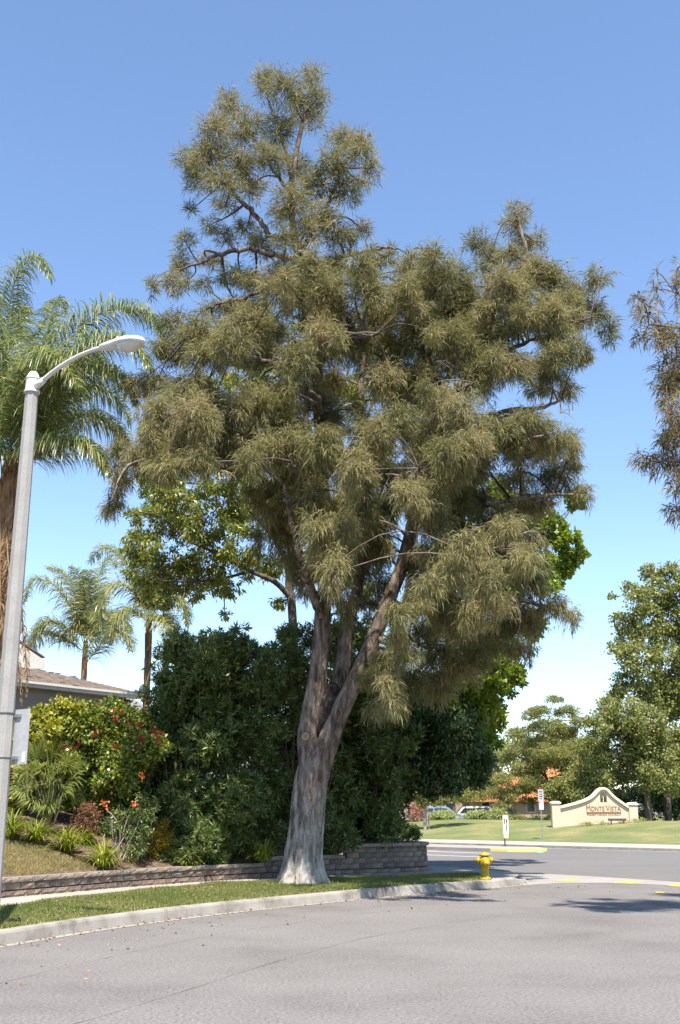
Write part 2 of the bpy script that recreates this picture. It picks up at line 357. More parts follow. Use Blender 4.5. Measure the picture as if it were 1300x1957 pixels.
def pxc(lst, Y, spread=1.0, sq=.9):
    """clumps read off the photograph: (x, y, radius px, depth offset)"""
    out = []
    for x, y, r, *d in lst:
        Yd = Y + (d[0] if d else rng.normal() * spread); m = MPP(x, y, Yd); out.append((P(x, y, Yd), np.array((r * m, r * m * 1.05, r * m * sq))))
    return out

# ================================================================== THE SETTING
def sheet(name, pts, z, mat, kind='structure', parent=None):
    mb = MB(); V = [(p[0], p[1], z) for p in pts]; mb.add(V, [tuple(range(len(V)))])
    o = mb.build(name, mat, parent)
    bm = bmesh.new(); bm.from_mesh(o.data); bmesh.ops.triangulate(bm, faces=bm.faces[:]); bmesh.ops.recalc_face_normals(bm, faces=bm.faces[:])
    for f_ in bm.faces:
        if f_.normal.z < 0: f_.normal_flip()
    bm.to_mesh(o.data); bm.free()
    if parent is None: o['kind'] = kind
    return o
sheet('ground', [(-4000, -3000), (4000, -3000), (4000, 6000), (-4000, 6000)], -.12, M['earth'])
sheet('road', [(-90, -60), (60, -60), (90, 45), (-60, 90)], 0, M['asphalt'])
# cross street frame: O + s*c + t*m
CO, CC, CM = np.array((6.69, 37.23)), np.array((.675, -.737)), np.array((.737, .675))
CC = CC / np.linalg.norm(CC); CM = np.array((-CC[1], CC[0]))
def X(s, t): return CO + CC * s + CM * t
def strip(name, s0, s1, t0, t1, z, mat, **kw): return sheet(name, [X(s0, t0), X(s1, t0), X(s1, t1), X(s0, t1)], z, mat, **kw)
strip('cross_street', -130, 110, -.5, 21.4, .004, M['asphalt2'])
gut = [G(*p)[:2] for p in [(822, 1662), (930, 1665.5), (1040, 1670), (1170, 1677.5), (1300, 1686), (1500, 1700)]]
gut2 = [G(*p)[:2] for p in [(1500, 1709), (1300, 1693), (1230, 1690), (1150, 1688), (1080, 1688), (1030, 1690), (1000, 1693), (985, 1690)]]
sheet('cross_gutter', gut + gut2, .006, M['gutter'])
for q in ([(1062, 1684.5), (1088, 1679.5), (1114, 1680.5), (1086, 1685.8)], [(1168, 1688), (1196, 1683.2), (1236, 1685.2), (1208, 1689.6)], [(1276, 1694), (1290, 1688), (1335, 1690), (1320, 1696.5)], [(1252, 1707), (1254, 1704.6), (1270, 1705.6), (1268, 1708)]):
    sheet('road_marking', [G(*p)[:2] for p in q], .0105, M['paleyellow'])
strip('lane_line', -110, -10.6, 9.2, 9.45, .009, M['whitepaint']); strip('lane_line', -110, -13.2, 13.0, 13.3, .009, M['whitepaint'])
strip('lane_line', -110, -17.5, 13.9, 14.1, .009, M['whitepaint'])
mk = MB().box((*G(1033, 1629.5)[:2], .012), (.35, .3, .015)); tag(mk.build('road_stud', flat('cyan stud', (.15, .55, .55))), 'small cyan reflector on the cross street asphalt', 'reflector')
# raised median with painted nose
med = MB(); mp_ = [X(-120, 15.1), X(-13.9, 15.3), X(-13.1, 15.8), X(-12.8, 16.6), X(-13.2, 17.6), X(-15.8, 19.0), X(-120, 20.9)]
med.add([(p[0], p[1], 0) for p in mp_] + [(p[0], p[1], .16) for p in mp_], [tuple(range(7, 14))] + [(i, (i + 1) % 7, 7 + (i + 1) % 7, 7 + i) for i in range(7)])
tag(med.build('median', M['gutter']), kind='structure')
ny = MB(); mp2 = [X(-15.0, 15.24), X(-13.9, 15.27), X(-13.07, 15.78), X(-12.76, 16.6), X(-13.17, 17.62), X(-14.6, 18.4)]
ny.add([(p[0], p[1], .012) for p in mp2] + [(p[0], p[1], .166) for p in mp2], [(6, 7, 8, 9, 10, 11)] + [(i, i + 1, 7 + i, 6 + i) for i in range(5)])
tag(ny.build('median_nose_paint', M['brightyellow']), kind='structure')
# far gutter, kerb, pavement slabs
strip('far_gutter', -130, 110, 21.4, 22.0, .010, M['gutter'])
fk = MB(); a, b_, c_, d_ = X(-130, 22.0), X(110, 22.0), X(110, 22.2), X(-130, 22.2)
fk.box((*((a + c_) / 2), .075), (240, .2, .15), math.atan2(CC[1], CC[0])); tag(fk.build('far_kerb', M['concrete']), kind='structure')
fpv = strip('far_pavement', -130, 110, 22.2, 28.6, .14, M['pave'])
slab = MB().box((0, 0, 0), (3.96, 3.14, .03)).build('slab', M['pave'], None).data
bpy.data.objects.remove(bpy.data.objects['slab'])
for i in range(-18, 14):
    for j in range(2):
        o = link('slab', slab, fpv); p = X(i * 4 + 2, 23.8 + j * 3.2); o.location = (p[0], p[1], .145); o.rotation_euler.z = math.atan2(CC[1], CC[0])
# far lawn mound rising behind the pavement
def mound_z(p):
    q = np.asarray(p)[..., :2] - CO; t = q @ CM; s = q @ CC
    u = np.clip((t - 28.6) / 15.0, 0, 1); return .17 + (1.30 + .12 * np.sin(s * .09 + 1)) * (u * u * (3 - 2 * u)) + np.clip(t - 43.6, 0, 400) * .004 - .75 * np.clip((t - 45.5) / 4.5, 0, 1)
ss, tt = np.linspace(-130, 110, 81), np.r_[np.linspace(28.6, 48, 21), np.linspace(52, 260, 14)]
V = np.array([[*X(s, t), 0] for t in tt for s in ss]); V[:, 2] = mound_z(V)
j, i = np.meshgrid(np.arange(len(tt) - 1), np.arange(80), indexing='ij')
tag(nobj('far_lawn', V, np.stack([j * 81 + i, j * 81 + i + 1, (j + 1) * 81 + i + 1, (j + 1) * 81 + i], -1).reshape(-1, 4), M['moundturf'], smooth=True), kind='structure')
# distant hill
hx = np.linspace(-1500, 900, 60); hz = 185 * np.exp(-((hx + 520) / 330) ** 2) + 90 * np.exp(-((hx + 1150) / 300) ** 2) + 50 * np.exp(-((hx - 100) / 500) ** 2) + 8 * np.sin(hx * .03)
V = np.concatenate([np.c_[hx, np.full(60, 1500.), np.full(60, -1.)], np.c_[hx, np.full(60, 1750.), hz * 1.12], np.c_[hx, np.full(60, 2300.), np.full(60, -1.)]])
Fh = [(k * 60 + i, k * 60 + i + 1, (k + 1) * 60 + i + 1, (k + 1) * 60 + i) for k in range(2) for i in range(59)]
tag(nobj('hill', V, Fh, M['hill'], smooth=True), kind='structure')

# kerb, parkway turf, pavement on this side
KB = smooth_path(np.array([(-9.6, 4.5), (-8.2, 9.0), (-6.55, 13.2), (-5.07, 17.21), (-4.0, 19.75), (-2.5, 22.4), (-.31, 25.36), (1.2, 27.25), (2.85, 29.1), (4.2, 30.45), (5.0, 31.6), (5.45, 33.0), (5.45, 34.7), (4.9, 36.6), (3.8, 38.4), (.4, 42.1), (-8, 51.3)]), 10)
KB = resample(np.c_[KB, np.zeros(len(KB))], .25)
dk = np.r_[0, np.cumsum(np.linalg.norm(np.diff(KB, axis=0), axis=1))]
kc = int(np.argmin(np.linalg.norm(KB[:, :2] - np.array((4.85, 31.4)), axis=1)))
def kerb_h(k):
    a = dk[k] - dk[kc]; return .20 if a < 0 else (.20 - .15 * min(1, a / .9) if a < 3.0 else .05 + .15 * min(1, (a - 3.0) / .9))
KH = np.array([kerb_h(k) for k in range(len(KB))])
kroot = sheet('kerb', [(p[0], p[1]) for p in np.r_[KB[::8], offset2(KB, .3)[::-8]]], .002, M['concrete'])
prof = [(0.0, 0.0), (.035, .78), (.055, .95), (.085, 1.0), (.24, 1.0), (.26, .9), (.26, -.2)]
seg = 12; k = 0
while k < len(KB) - 1:
    k2 = min(k + seg, len(KB) - 1); Vv = []
    rows = [offset2(KB, d)[k:k2 + 1] for d, h in prof]
    tdir = nrm(np.gradient(KB, axis=0))
    for ri, (d, h) in enumerate(prof):
        q = rows[ri].copy(); q[:, 2] = KH[k:k2 + 1] * h
        q[0] += tdir[k] * .007; q[-1] -= tdir[k2] * .007; Vv.append(q)
    n = k2 - k + 1; Vv = np.concatenate(Vv)
    Fq = [(r * n + i, r * n + i + 1, (r + 1) * n + i + 1, (r + 1) * n + i) for r in range(len(prof) - 1) for i in range(n - 1)]
    mb = MB().add(Vv, Fq + [tuple(r * n for r in range(len(prof)))[::-1], tuple(r * n + n - 1 for r in range(len(prof)))]); mb.build('kerb_segment', M['concrete'], kroot)
    k = k2
# narrow pale gutter lip with grit at the foot of the kerb
gl = np.r_[offset2(KB, -.16)[:kc + 2], offset2(KB, .02)[:kc + 2][::-1]]
sheet('gutter_lip', [(p[0], p[1]) for p in gl[::1]], .005, M['gutter'])
# retaining wall line (plan, base), left to right, then round the corner
WL = np.array([(-12.5, 13.0), (-9.6, 18.6), (-7.08, 23.79), (-6.15, 25.5), (-5.0, 27.55), (-3.6, 29.5), (-2.19, 31.0), (-.27, 32.7), (1.0, 33.55), (1.95, 34.2), (2.6, 34.95), (2.75, 35.8), (2.3, 36.9), (-.5, 40.2), (-6, 46.5)])
WL = resample(smooth_path(np.c_[WL, np.zeros(len(WL))], 8), .1)
back_edge = [(-8.9, 16.0)] + [tuple(G(x, y, .2)[:2]) for x, y in [(0, 1735), (92, 1719), (192, 1709), (308, 1697), (461, 1685), (620, 1678), (760, 1673)]] + [(3.0, 33.2), (4.0, 33.3)]
BE = smooth_path(np.c_[np.array(back_edge), np.zeros(len(back_edge))], 6)
kin = offset2(KB, .25)
park_poly = [(p[0], p[1]) for p in kin[:kc - 1:3]] + [tuple(p[:2]) for p in BE[::-1]]
pk = sheet('parkway', park_poly, .196, M['turf'])
sheet('walk_base', [(p[0], p[1]) for p in kin[::4]] + [(p[0], p[1]) for p in WL[::-10]], .185 - .005, M['pave'])
# pavement slabs between turf and wall
wk = bpy.data.objects.new('pavement', None); COL.objects.link(wk); wk['kind'] = 'structure'
A_ = resample(BE[2:], .2); B_ = WL[(WL[:, 1] > 16.5) & (np.arange(len(WL)) < np.argmin(np.linalg.norm(WL[:, :2] - np.array((2.75, 35.8)), axis=1)))]
ua, ub = np.linspace(0, len(A_) - 1, 17).astype(int), np.linspace(0, len(B_) - 1, 17).astype(int)
for i in range(16):
    q = [A_[ua[i]], A_[ua[i + 1]], B_[ub[i + 1]], B_[ub[i]]]; ce = sum(q) / 4
    q = [ce + (p - ce) * .996 for p in q]; mb = MB()
    mb.add([(p[0], p[1], .15) for p in q] + [(p[0], p[1], .203) for p in q], [(4, 5, 6, 7), (0, 1, 5, 4), (1, 2, 6, 5), (2, 3, 7, 6), (3, 0, 4, 7)])
    mb.build('slab', M['pave'], wk)
# tar seams along the street
for dd, a0, a1 in ((-2.3, 14, 96), (-4.6, 22, 92)):
    sp = offset2(KB, dd)[a0:a1]; n = len(sp); w = .004 + .010 * np.abs(np.sin(np.arange(n) * .37)) * rng.random(n)
    sp[:, :2] += np.cumsum(rng.normal(size=(n, 2)) * .012, 0)
    L_, R_ = offset2(sp, .5)[:, :2] - sp[:, :2], None
    V = np.concatenate([np.c_[sp[:, :2] + L_ * w[:, None], np.full(n, .004)], np.c_[sp[:, :2] - L_ * w[:, None], np.full(n, .004)]])
    tag(nobj('tar_seam', V, [(i, i + 1, n + i + 1, n + i) for i in range(n - 1)], M['tar']), kind='structure')
# opposite parkway (beyond the right-hand frame edge)
op = offset2(KB, -12.2)[:92:3]
tag(sheet('opposite_parkway', [tuple(p[:2]) for p in op] + [tuple(p[:2]) for p in offset2(op, -7)[::-1]], .17, M['turf']), kind='structure')
ob = MB(); n = len(op); o2 = offset2(op, -.2)
ob.add(np.concatenate([op, op + (0, 0, .18), o2 + (0, 0, .18)]), [(r * n + i, (r + 1) * n + i, (r + 1) * n + i + 1, r * n + i + 1) for r in range(2) for i in range(n - 1)])
tag(ob.build('opposite_kerb', M['concrete']), kind='structure')

# planted bank behind the wall
WD = WL[:, :2]
wt = nrm(np.gradient(WD, axis=0)); wn_ = np.stack([-wt[:, 1], wt[:, 0]], 1)
wdist = np.r_[0, np.cumsum(np.linalg.norm(np.diff(WD, axis=0), axis=1))]
def wall_s(p): return wdist[int(np.argmin(np.linalg.norm(WD - np.asarray(p)[:2], axis=1)))]
def at_px_s(x, y): return wall_s(G(x, y, .2))
S1, S2, S3 = at_px_s(492, 1679), at_px_s(626, 1672), at_px_s(656, 1671)
def wall_top(s): return .60 if s < S1 else (.76 if s < S2 else (.80 if s < S3 else .99))
def bank_z(p):
    dv = WD - np.asarray(p)[:2]; k = int(np.argmin((dv ** 2).sum(1))); d = float((-dv[k]) @ wn_[k])
    if d < .25: d = .25
    top = wall_top(wdist[k]) - .10; k2 = .9 if wdist[k] < S1 - 2 else .75
    return top + 2.35 * k2 * (1 - math.exp(-(d - .25) / 4.2)) + .03 * math.sin(p[0] * 3.1) * math.sin(p[1] * 2.3)
def B(x, y):
    d = ray(x, y); o = np.array((0, 0, CAM_H))
    for Yq in np.arange(21, 60, .04):
        p = o + d * (Yq / d[1]); 
        if p[2] <= bank_z(p): return np.array((p[0], p[1], bank_z(p)))
    return o + d * (40 / d[1])
dl = np.r_[.02, .12, .25, np.linspace(.5, 6, 14), np.linspace(7, 24, 9)]
ks = np.arange(0, len(WD), 4); rows = []
for d in dl:
    q = WD[ks] + wn_[ks] * d; rows.append(np.array([(x, y, bank_z((x, y)) if d > .2 else wall_top(wdist[k]) - .1) for (x, y), k in zip(q, ks)]))
n = len(ks); kk = [i for i in range(n) if WD[ks[i], 1] < 36.5]; nk = len(kk)
V = np.concatenate([r[kk] for r in rows])
tag(nobj('planted_bank', V, [(r * nk + i, r * nk + i + 1, (r + 1) * nk + i + 1, (r + 1) * nk + i) for r in range(len(dl) - 1) for i in range(nk - 1)], M['mulch'], smooth=True), kind='structure')
# yard ground behind the bank, where house and trees stand
YARD = 2.35
sheet('yard', [(-60, 20), (-16, 20), (-11, 30), (-6.5, 36), (-2, 39.5), (-8, 46), (-45, 85), (-60, 85)], 2.2, M['earth'])

# ------------------------------------------------------------------ retaining wall, block by block
wroot = empty('retaining_wall', (*WD[0], .18), 'low retaining wall of brown split-face blocks stepping up towards the corner behind the pavement', 'retaining wall')
def block_mesh(name, L, D, H, mat, seed):
    r_ = np.random.default_rng(seed); nx, nz = 4, 3; V = []; Fq = []
    for iz in range(nz):
        for ix in range(nx):
            e = (ix in (0, nx - 1)) or (iz in (0, nz - 1))
            V.append(((ix / (nx - 1) - .5) * L, -D / 2 + (r_.uniform(0, .018) if e else r_.uniform(-.022, .006)), (iz / (nz - 1)) * H))
    Fq = [(iz * nx + ix, iz * nx + ix + 1, (iz + 1) * nx + ix + 1, (iz + 1) * nx + ix) for iz in range(nz - 1) for ix in range(nx - 1)]
    b0 = len(V); V += [(-L / 2, D / 2, 0), (L / 2, D / 2, 0), (L / 2, D / 2, H), (-L / 2, D / 2, H)]
    t = (nz - 1) * nx
    Fq += [(b0 + 1, b0, b0 + 3, b0 + 2), tuple(range(t, t + nx)) + (b0 + 2, b0 + 3), (b0, b0 + 1) + tuple(range(nx - 1, -1, -1)),
           tuple(iz * nx for iz in range(nz - 1, -1, -1)) + (b0, b0 + 3), tuple(iz * nx + nx - 1 for iz in range(nz)) + (b0 + 2, b0 + 1)]
    me = bpy.data.meshes.new(name); me.from_pydata(V, [], Fq); me.materials.append(mat); me.update(); return me
BL, CH = .42, .1495
tints = [tuple(np.array(q)) for q in ((.80, .78, .78), (1, 1, 1), (1.18, 1.12, 1.06), (1.05, .95, .9))]
bmats = []
for qi, t_ in enumerate(tints):
    bmats.append(noise_mat('split face block %d' % qi, [tuple(np.array(c0) * t_) for c0 in ((.115, .090, .075), (.18, .145, .122), (.25, .205, .175))], 5, 8, .95, .9, 45, .15, fine=(50, .3)))
bvar = [block_mesh('block', BL - .012, .24, CH - .008, bmats[q % 4], q) for q in range(12)]
cvar = [block_mesh('cap_stone', BL * 1.0 - .010, .31, .095, M['cap'], 40 + q) for q in range(6)]
s_start, s_end = wall_s((-9.4, 19.0)), wall_s((1.0, 38.4))
ncol = int((s_end - s_start) / BL)
wr = wloc(wroot); cnt = 0
for i in range(ncol + 1):
    for half in range(2):
        pass
    s = s_start + i * BL
    top = wall_top(s); nc = int(round((top - .1 - .2) / CH))
    for c in range(nc):
        sc = s + (BL / 2 if c % 2 else 0)
        if c >= int(round((wall_top(sc + BL / 2) - .3) / CH)) + 1: continue
        p = np.array([np.interp(sc, wdist, WD[:, k]) for k in range(2)]); t = nrm(np.array([np.interp(sc, wdist, wt[:, k]) for k in range(2)]))
        o = link('block', bvar[random.randrange(12)], wroot); nn = np.array((-t[1], t[0]))
        p = p + nn * (.12 + .012 * c + random.uniform(-.006, .006)); o.location = (p[0] - wr[0], p[1] - wr[1], .2 + c * CH - wr[2] + (.0 if c else -.02)); o.rotation_euler.z = math.atan2(t[1], t[0]) + random.uniform(-.015, .015); cnt += 1
    p = np.array([np.interp(s + .1, wdist, WD[:, k]) for k in range(2)]); t = nrm(np.array([np.interp(s + .1, wdist, wt[:, k]) for k in range(2)]))
    o = link('cap_stone', cvar[random.randrange(6)], wroot); nn = np.array((-t[1], t[0])); p = p + nn * .125
    o.location = (p[0] - wr[0], p[1] - wr[1], .2 + nc * CH - wr[2] + .001); o.rotation_euler.z = math.atan2(t[1], t[0]) + random.uniform(-.012, .012)
# solid core so no light leaks between blocks; dark colour stands for joint shade
kk = [k for k in range(len(WD)) if s_start - .1 < wdist[k] < s_end + .3][::3]
core = MB(); n = len(kk); inn = WD[kk] + wn_[kk] * .09; out = WD[kk] + wn_[kk] * .23; tp = np.array([wall_top(wdist[k] - .25) if True else 0 for k in kk]) - .11
core.add([(*p, .19) for p in inn] + [(*p, t) for p, t in zip(inn, tp)] + [(*p, t) for p, t in zip(out, tp)] + [(*p, .19) for p in out],
         [(r * n + i, r * n + i + 1, (r + 1) * n + i + 1, (r + 1) * n + i) for r in range(3) for i in range(n - 1)])
core.build('joint_shade_core', noise_mat('joint shade', [(.07, .055, .045), (.10, .08, .065)], 8, 4, .95, .3), wroot)

# ------------------------------------------------------------------ grass
def in_poly(p, poly):
    poly = np.asarray(poly); x, y = p[:, 0], p[:, 1]; ins = np.zeros(len(p), bool); j = len(poly) - 1
    for i in range(len(poly)):
        xi, yi, xj, yj = *poly[i][:2], *poly[j][:2]
        ins ^= ((yi > y) != (yj > y)) & (x < (xj - xi) * (y - yi) / (yj - yi + 1e-12) + xi); j = i
    return ins
def scatter(poly, n):
    poly = np.asarray(poly)[:, :2]; lo, hi = poly.min(0), poly.max(0); out = []; c = 0
    while c < n:
        q = lo + (hi - lo) * rng.random((n * 2, 2)); q = q[in_poly(q, poly)]; out.append(q); c += len(q)
    return np.concatenate(out)[:n]
vis_poly = np.array(park_poly); vis_poly = vis_poly
q = scatter(vis_poly, 165000); q = q[(q[:, 1] > 14.5)]
patch = .5 + .5 * np.sin(q[:, 0] * 1.3 + 1.1 * np.sin(q[:, 1] * .9)) * np.sin(q[:, 1] * 1.1 + .8 * np.sin(q[:, 0] * 1.7))
dtree = np.linalg.norm(q - np.array((-.5, 28.6)), axis=1)
q_ok = rng.random(len(q)) < np.clip(.35 + .75 * patch + .2, 0, 1) * np.clip((dtree - .5) / 1.2, .08, 1)
q, patch = q[q_ok], patch[q_ok]
C = np.c_[q, np.full(len(q), .195)]; D = nrm(rng.normal(size=(len(q), 3)) * (.45, .45, .12) + (0, 0, 1))
V, Ft = blade_tris(C, D, .03 + (.03 + .06 * patch) * rng.random(len(q)), .012 + .009 * rng.random(len(q)))
tag(nobj('parkway_grass', V, Ft, M['grass'], tint=np.clip(rng.random(len(q)) * .75 + .25 * (1 - patch), 0, 1)), 'mown green grass on the strip between kerb and pavement', 'grass', kind='stuff')
bank_poly = [B(x, y)[:2] for x, y in [(-70, 1600), (0, 1604), (60, 1612), (120, 1634), (160, 1646), (188, 1660)]]
we = [WD[k] + wn_[k] * .5 for k in range(len(WD)) if S1 - 12.6 < wdist[k] < wall_s(bank_poly[-1])][::-6]
bank_poly = bank_poly + [tuple(p) for p in we]
q = scatter(bank_poly, 52000); C = np.array([(x, y, bank_z((x, y)) - .005) for x, y in q]); D = nrm(rng.normal(size=(len(q), 3)) * (.5, .5, .12) + (0, 0, 1))
V, Ft = blade_tris(C, D, .03 + .05 * rng.random(len(q)), .012 + .008 * rng.random(len(q)))
pt = .5 + .5 * np.sin(q[:, 0] * 2.1 + q[:, 1]) * np.sin(q[:, 1] * 1.9)
tag(nobj('bank_grass', V, Ft, M['drygrass'], tint=np.clip(rng.random(len(q)) * .7 + .3 * pt, 0, 1)), 'dry yellowish lawn on the bank above the low wall', 'grass', kind='stuff')
# leaf litter along wall foot, kerb foot and bed
q1 = np.array([WD[k] - wn_[k] * abs(rng.normal() * .12 + .03) for k in rng.integers(0, len(WD) - 120, 700)]); z1 = np.full(len(q1), .210)
q2 = np.array([KB[k, :2] - np.array((-wt0[1], wt0[0])) * abs(rng.normal() * .10 + .02) for k, wt0 in ((k, nrm(np.gradient(KB, axis=0)[k])[:2]) for k in rng.integers(20, kc + 8, 500))]); z2 = np.full(len(q2), .010)
q3 = scatter([B(x, y)[:2] for x, y in [(100, 1560), (240, 1560), (330, 1640), (210, 1676), (150, 1630)]], 1300); z3 = np.array([bank_z(p) + .01 for p in q3])
q4 = scatter(vis_poly, 700); z4 = np.full(len(q4), .24)
q5 = np.array([KB[k, :2] for k in rng.integers(30, kc + 6, 260)]) + np.abs(rng.normal(size=(260, 1))) * 1.5 * np.array((.837, -.547)); q4 = np.concatenate([q4, q5]); z4 = np.concatenate([z4, np.full(260, .012)])
q = np.concatenate([q1, q2, q3, q4]); z = np.concatenate([z1, z2, z3, z4]); D = nrm(rng.normal(size=(len(q), 3)) * (1, 1, .25))
V, Fq = leaf_quads(np.c_[q, z], D, .03 + .05 * rng.random(len(q)), .02 + .02 * rng.random(len(q)))
tag(nobj('leaf_litter', V, Fq, M['litter'], tint=rng.random(len(q))), 'scattered dry brown fallen leaves along wall foot, kerb and bed', 'leaf litter', kind='stuff')

# ================================================================== THE BIG CASUARINA
TY = 28.87
def limb_px(lst, d0=0.0, d1=0.0):
    n = len(lst); pts, rad = [], []
    for i, (x, y, r) in enumerate(lst):
        Yd = TY + d0 + (d1 - d0) * (i / max(1, n - 1)) ** 1.3; pts.append(P(x, y, Yd)); rad.append(r * MPP(x, y, Yd))
    return np.c_[np.array(pts), np.array(rad)]
def vnoise(th, z, seed, freqs):
    r_ = np.random.default_rng(seed); o = 0
    for kf, zf, a in freqs: o = o + a * np.sin(kf * th + zf * z + r_.uniform(0, 6.28) + 1.3 * np.sin(zf * .6 * z + r_.uniform(0, 6.28)))
    return o
def bark_tube(nodes, n=40, step=.07, amp=1.0, flare=None, seed=1):
    p = resample(smooth_path(nodes, 8), step); V, Fq = tube(p[:, :3], p[:, 3], n); V = V.reshape(len(p), n, 3); c = p[:, None, :3]
    th = (np.arange(n) * 2 * math.pi / n)[None, :] * np.ones((len(p), 1)); z = p[:, 2][:, None] * np.ones((1, n))
    k = 1 + amp * (vnoise(th, z, seed, [(2, .9, .05), (3, 1.5, .04), (5, 2.3, .025), (9, 3.1, .018), (14, 4.5, .016), (21, 7, .016), (29, 9, .013)]) + rng.normal(size=th.shape) * .010)
    if flare is not None:
        h = np.clip(z - flare, 0, 9); lobes = .55 + .45 * np.cos(5 * th + .7 + .8 * np.sin(2 * th)); k = k + np.exp(-h / .28) * .30 * lobes + np.exp(-h / .9) * .10 * (lobes - .3)
    V = c + (V - c) * k[..., None]; return V.reshape(-1, 3), Fq
troot = empty('casuarina_tree', (-.93, TY, .2), 'tall forked sheoak with drooping olive-brown needles and pale flared trunk beside the kerb', 'tree')
trunk = limb_px([(576, 1697, 50), (576, 1684, 47), (577, 1660, 42), (578, 1635, 39), (581, 1600, 37), (588, 1550, 35), (595, 1500, 34), (600, 1465, 31), (604, 1440, 22), (606, 1424, 6)])
stemL = limb_px([(592, 1530, 14), (590, 1480, 21), (588, 1435, 22), (588, 1405, 21.5), (597, 1360, 21), (605, 1310, 20), (612, 1250, 18.5), (616, 1200, 17.5), (618, 1160, 17), (623, 1110, 14), (626, 1050, 13), (622, 980, 12.5), (616, 900, 12), (610, 800, 11.5), (606, 700, 11), (598, 620, 10.5), (585, 540, 10), (570, 480, 8.5), (560, 430, 7), (556, 370, 6), (565, 300, 5), (577, 240, 4.5), (592, 170, 2.5)], -.06, .2)
stemR = limb_px([(604, 1540, 12), (608, 1500, 19), (615, 1460, 23), (623, 1430, 24), (634, 1400, 23), (655, 1350, 20.5), (680, 1300, 19), (706, 1242, 17.5), (724, 1195, 17), (745, 1140, 16), (765, 1092, 15), (780, 1040, 14), (792, 990, 13.5), (812, 920, 12), (830, 860, 11), (838, 800, 10), (838, 750, 9), (818, 690, 8), (790, 652, 6), (795, 600, 4), (805, 540, 2.5)], -.08, -.6)
stemM = limb_px([(622, 1425, 17), (634, 1375, 17), (645, 1320, 15.5), (653, 1280, 15.5), (661, 1230, 15), (672, 1170, 13.5), (685, 1115, 12), (695, 1040, 10), (700, 950, 9), (694, 850, 7.5), (690, 750, 6.5), (698, 640, 5), (705, 540, 3)], .25, 1.6)
trunk[:, 3] *= .90; V, Fq = bark_tube(trunk, 110, .035, 1.15, .2, 3); nobj('trunk', V, Fq, M['bark'], troot, smooth=True)
for nd, sd_ in ((stemL, 5), (stemR, 8), (stemM, 11)):
    nd[:, 3] *= .88; V, Fq = bark_tube(nd, 34, .09, .9, None, sd_); nobj('stem', V, Fq, M['bark'], troot, smooth=True)
# dark burl in the fork
bu = limb_px([(616, 1425, 12), (622, 1398, 18), (629, 1366, 23), (633, 1336, 22), (634, 1314, 15), (634, 1305, 4)], .02, .10)
V, Fq = bark_tube(bu, 28, .05, 1.3, None, 21); nobj('burl', V, Fq, M['burl'], troot, smooth=True)
# pruned limb scar on the left stem
pc = P(587, 1410, TY); mpp = MPP(587, 1410, TY); ax = nrm(np.array((-.12, -1, .05)))
fr = pc + ax * (24.2 * mpp)
MB().lathe(fr - ax * .09, [(.115, 0), (.105, .06), (.092, .092), (.070, .098), (.058, .082)], 20, ax).build('callus_ring', M['cutrim'], troot, True)
MB().lathe(fr - ax * .09, [(.062, .05), (.055, .088), (.02, .09)], 16, ax).build('pruning_scar', M['cut'], troot, True)
LIMBS = [
 ([(616, 1178, 13), (604, 1135, 12), (592, 1100, 11), (580, 1065, 9), (562, 1000, 7), (545, 930, 4)], -.1, -1.5),
 ([(612, 890, 9), (560, 852, 8), (480, 832, 7), (400, 820, 5), (320, 795, 3)], 0, -1.6),
 ([(606, 730, 8), (545, 700, 6.5), (505, 692, 6), (440, 668, 5), (360, 640, 3.5)], 0, -.9),
 ([(572, 495, 8), (529, 484, 7), (470, 475, 6), (420, 490, 5), (375, 508, 3.5), (345, 520, 2)], .1, -.4),
 ([(588, 562, 6), (540, 548, 5.5), (495, 558, 5), (425, 577, 4), (385, 592, 2.5)], .1, -.7),
 ([(562, 448, 8), (530, 455, 7), (505, 430, 6.5), (480, 400, 6), (445, 370, 5), (400, 325, 3)], .1, -.5),
 ([(575, 485, 6.5), (605, 420, 5.5), (625, 377, 5), (655, 314, 4), (690, 280, 2.2)], .1, -.6),
 ([(592, 560, 6), (643, 505, 5), (670, 488, 4.5), (720, 478, 3.5), (755, 475, 1.8)], .1, -.7),
 ([(619, 960, 8), (560, 935, 7), (450, 900, 5.5), (330, 890, 4.5), (250, 895, 3.2), (215, 965, 2)], 0, -1.2),
 ([(838, 770, 8), (868, 700, 7), (910, 635, 6.5), (945, 560, 6), (970, 530, 6), (1000, 494, 4.8), (992, 430, 3), (988, 400, 2)], -.5, .1),
 ([(735, 1168, 13), (775, 1150, 10.5), (830, 1095, 8), (890, 1060, 6), (960, 1045, 4)], -.2, -2.4),
 ([(833, 870, 9), (880, 884, 7.5), (926, 868, 6.5), (963, 850, 6), (1035, 832, 4)], -.4, -1.4),
 ([(838, 800, 8), (900, 806, 6.5), (977, 782, 6), (1032, 778, 5), (1078, 764, 2.6)], -.4, .5),
 ([(868, 700, 6.5), (930, 690, 5.5), (1010, 652, 5), (1060, 636, 4.5), (1130, 608, 2.6)], -.4, -.6),
 ([(745, 1150, 11), (800, 1170, 9), (880, 1160, 7.5), (980, 1140, 5.5), (1070, 1165, 3.5)], 0, 1.4),
 ([(788, 1010, 9), (850, 985, 7.5), (930, 970, 6), (1020, 950, 4.5), (1090, 945, 3)], -.3, .9),
 ([(715, 1215, 9), (745, 1230, 6), (768, 1240, 4), (755, 1300, 2)], -.2, -1.1),
 ([(560, 380, 5), (520, 320, 4), (480, 260, 3), (440, 200, 2)], .2, -.2),
 ([(560, 350, 5), (540, 270, 4), (515, 190, 2.5)], .2, .3)]
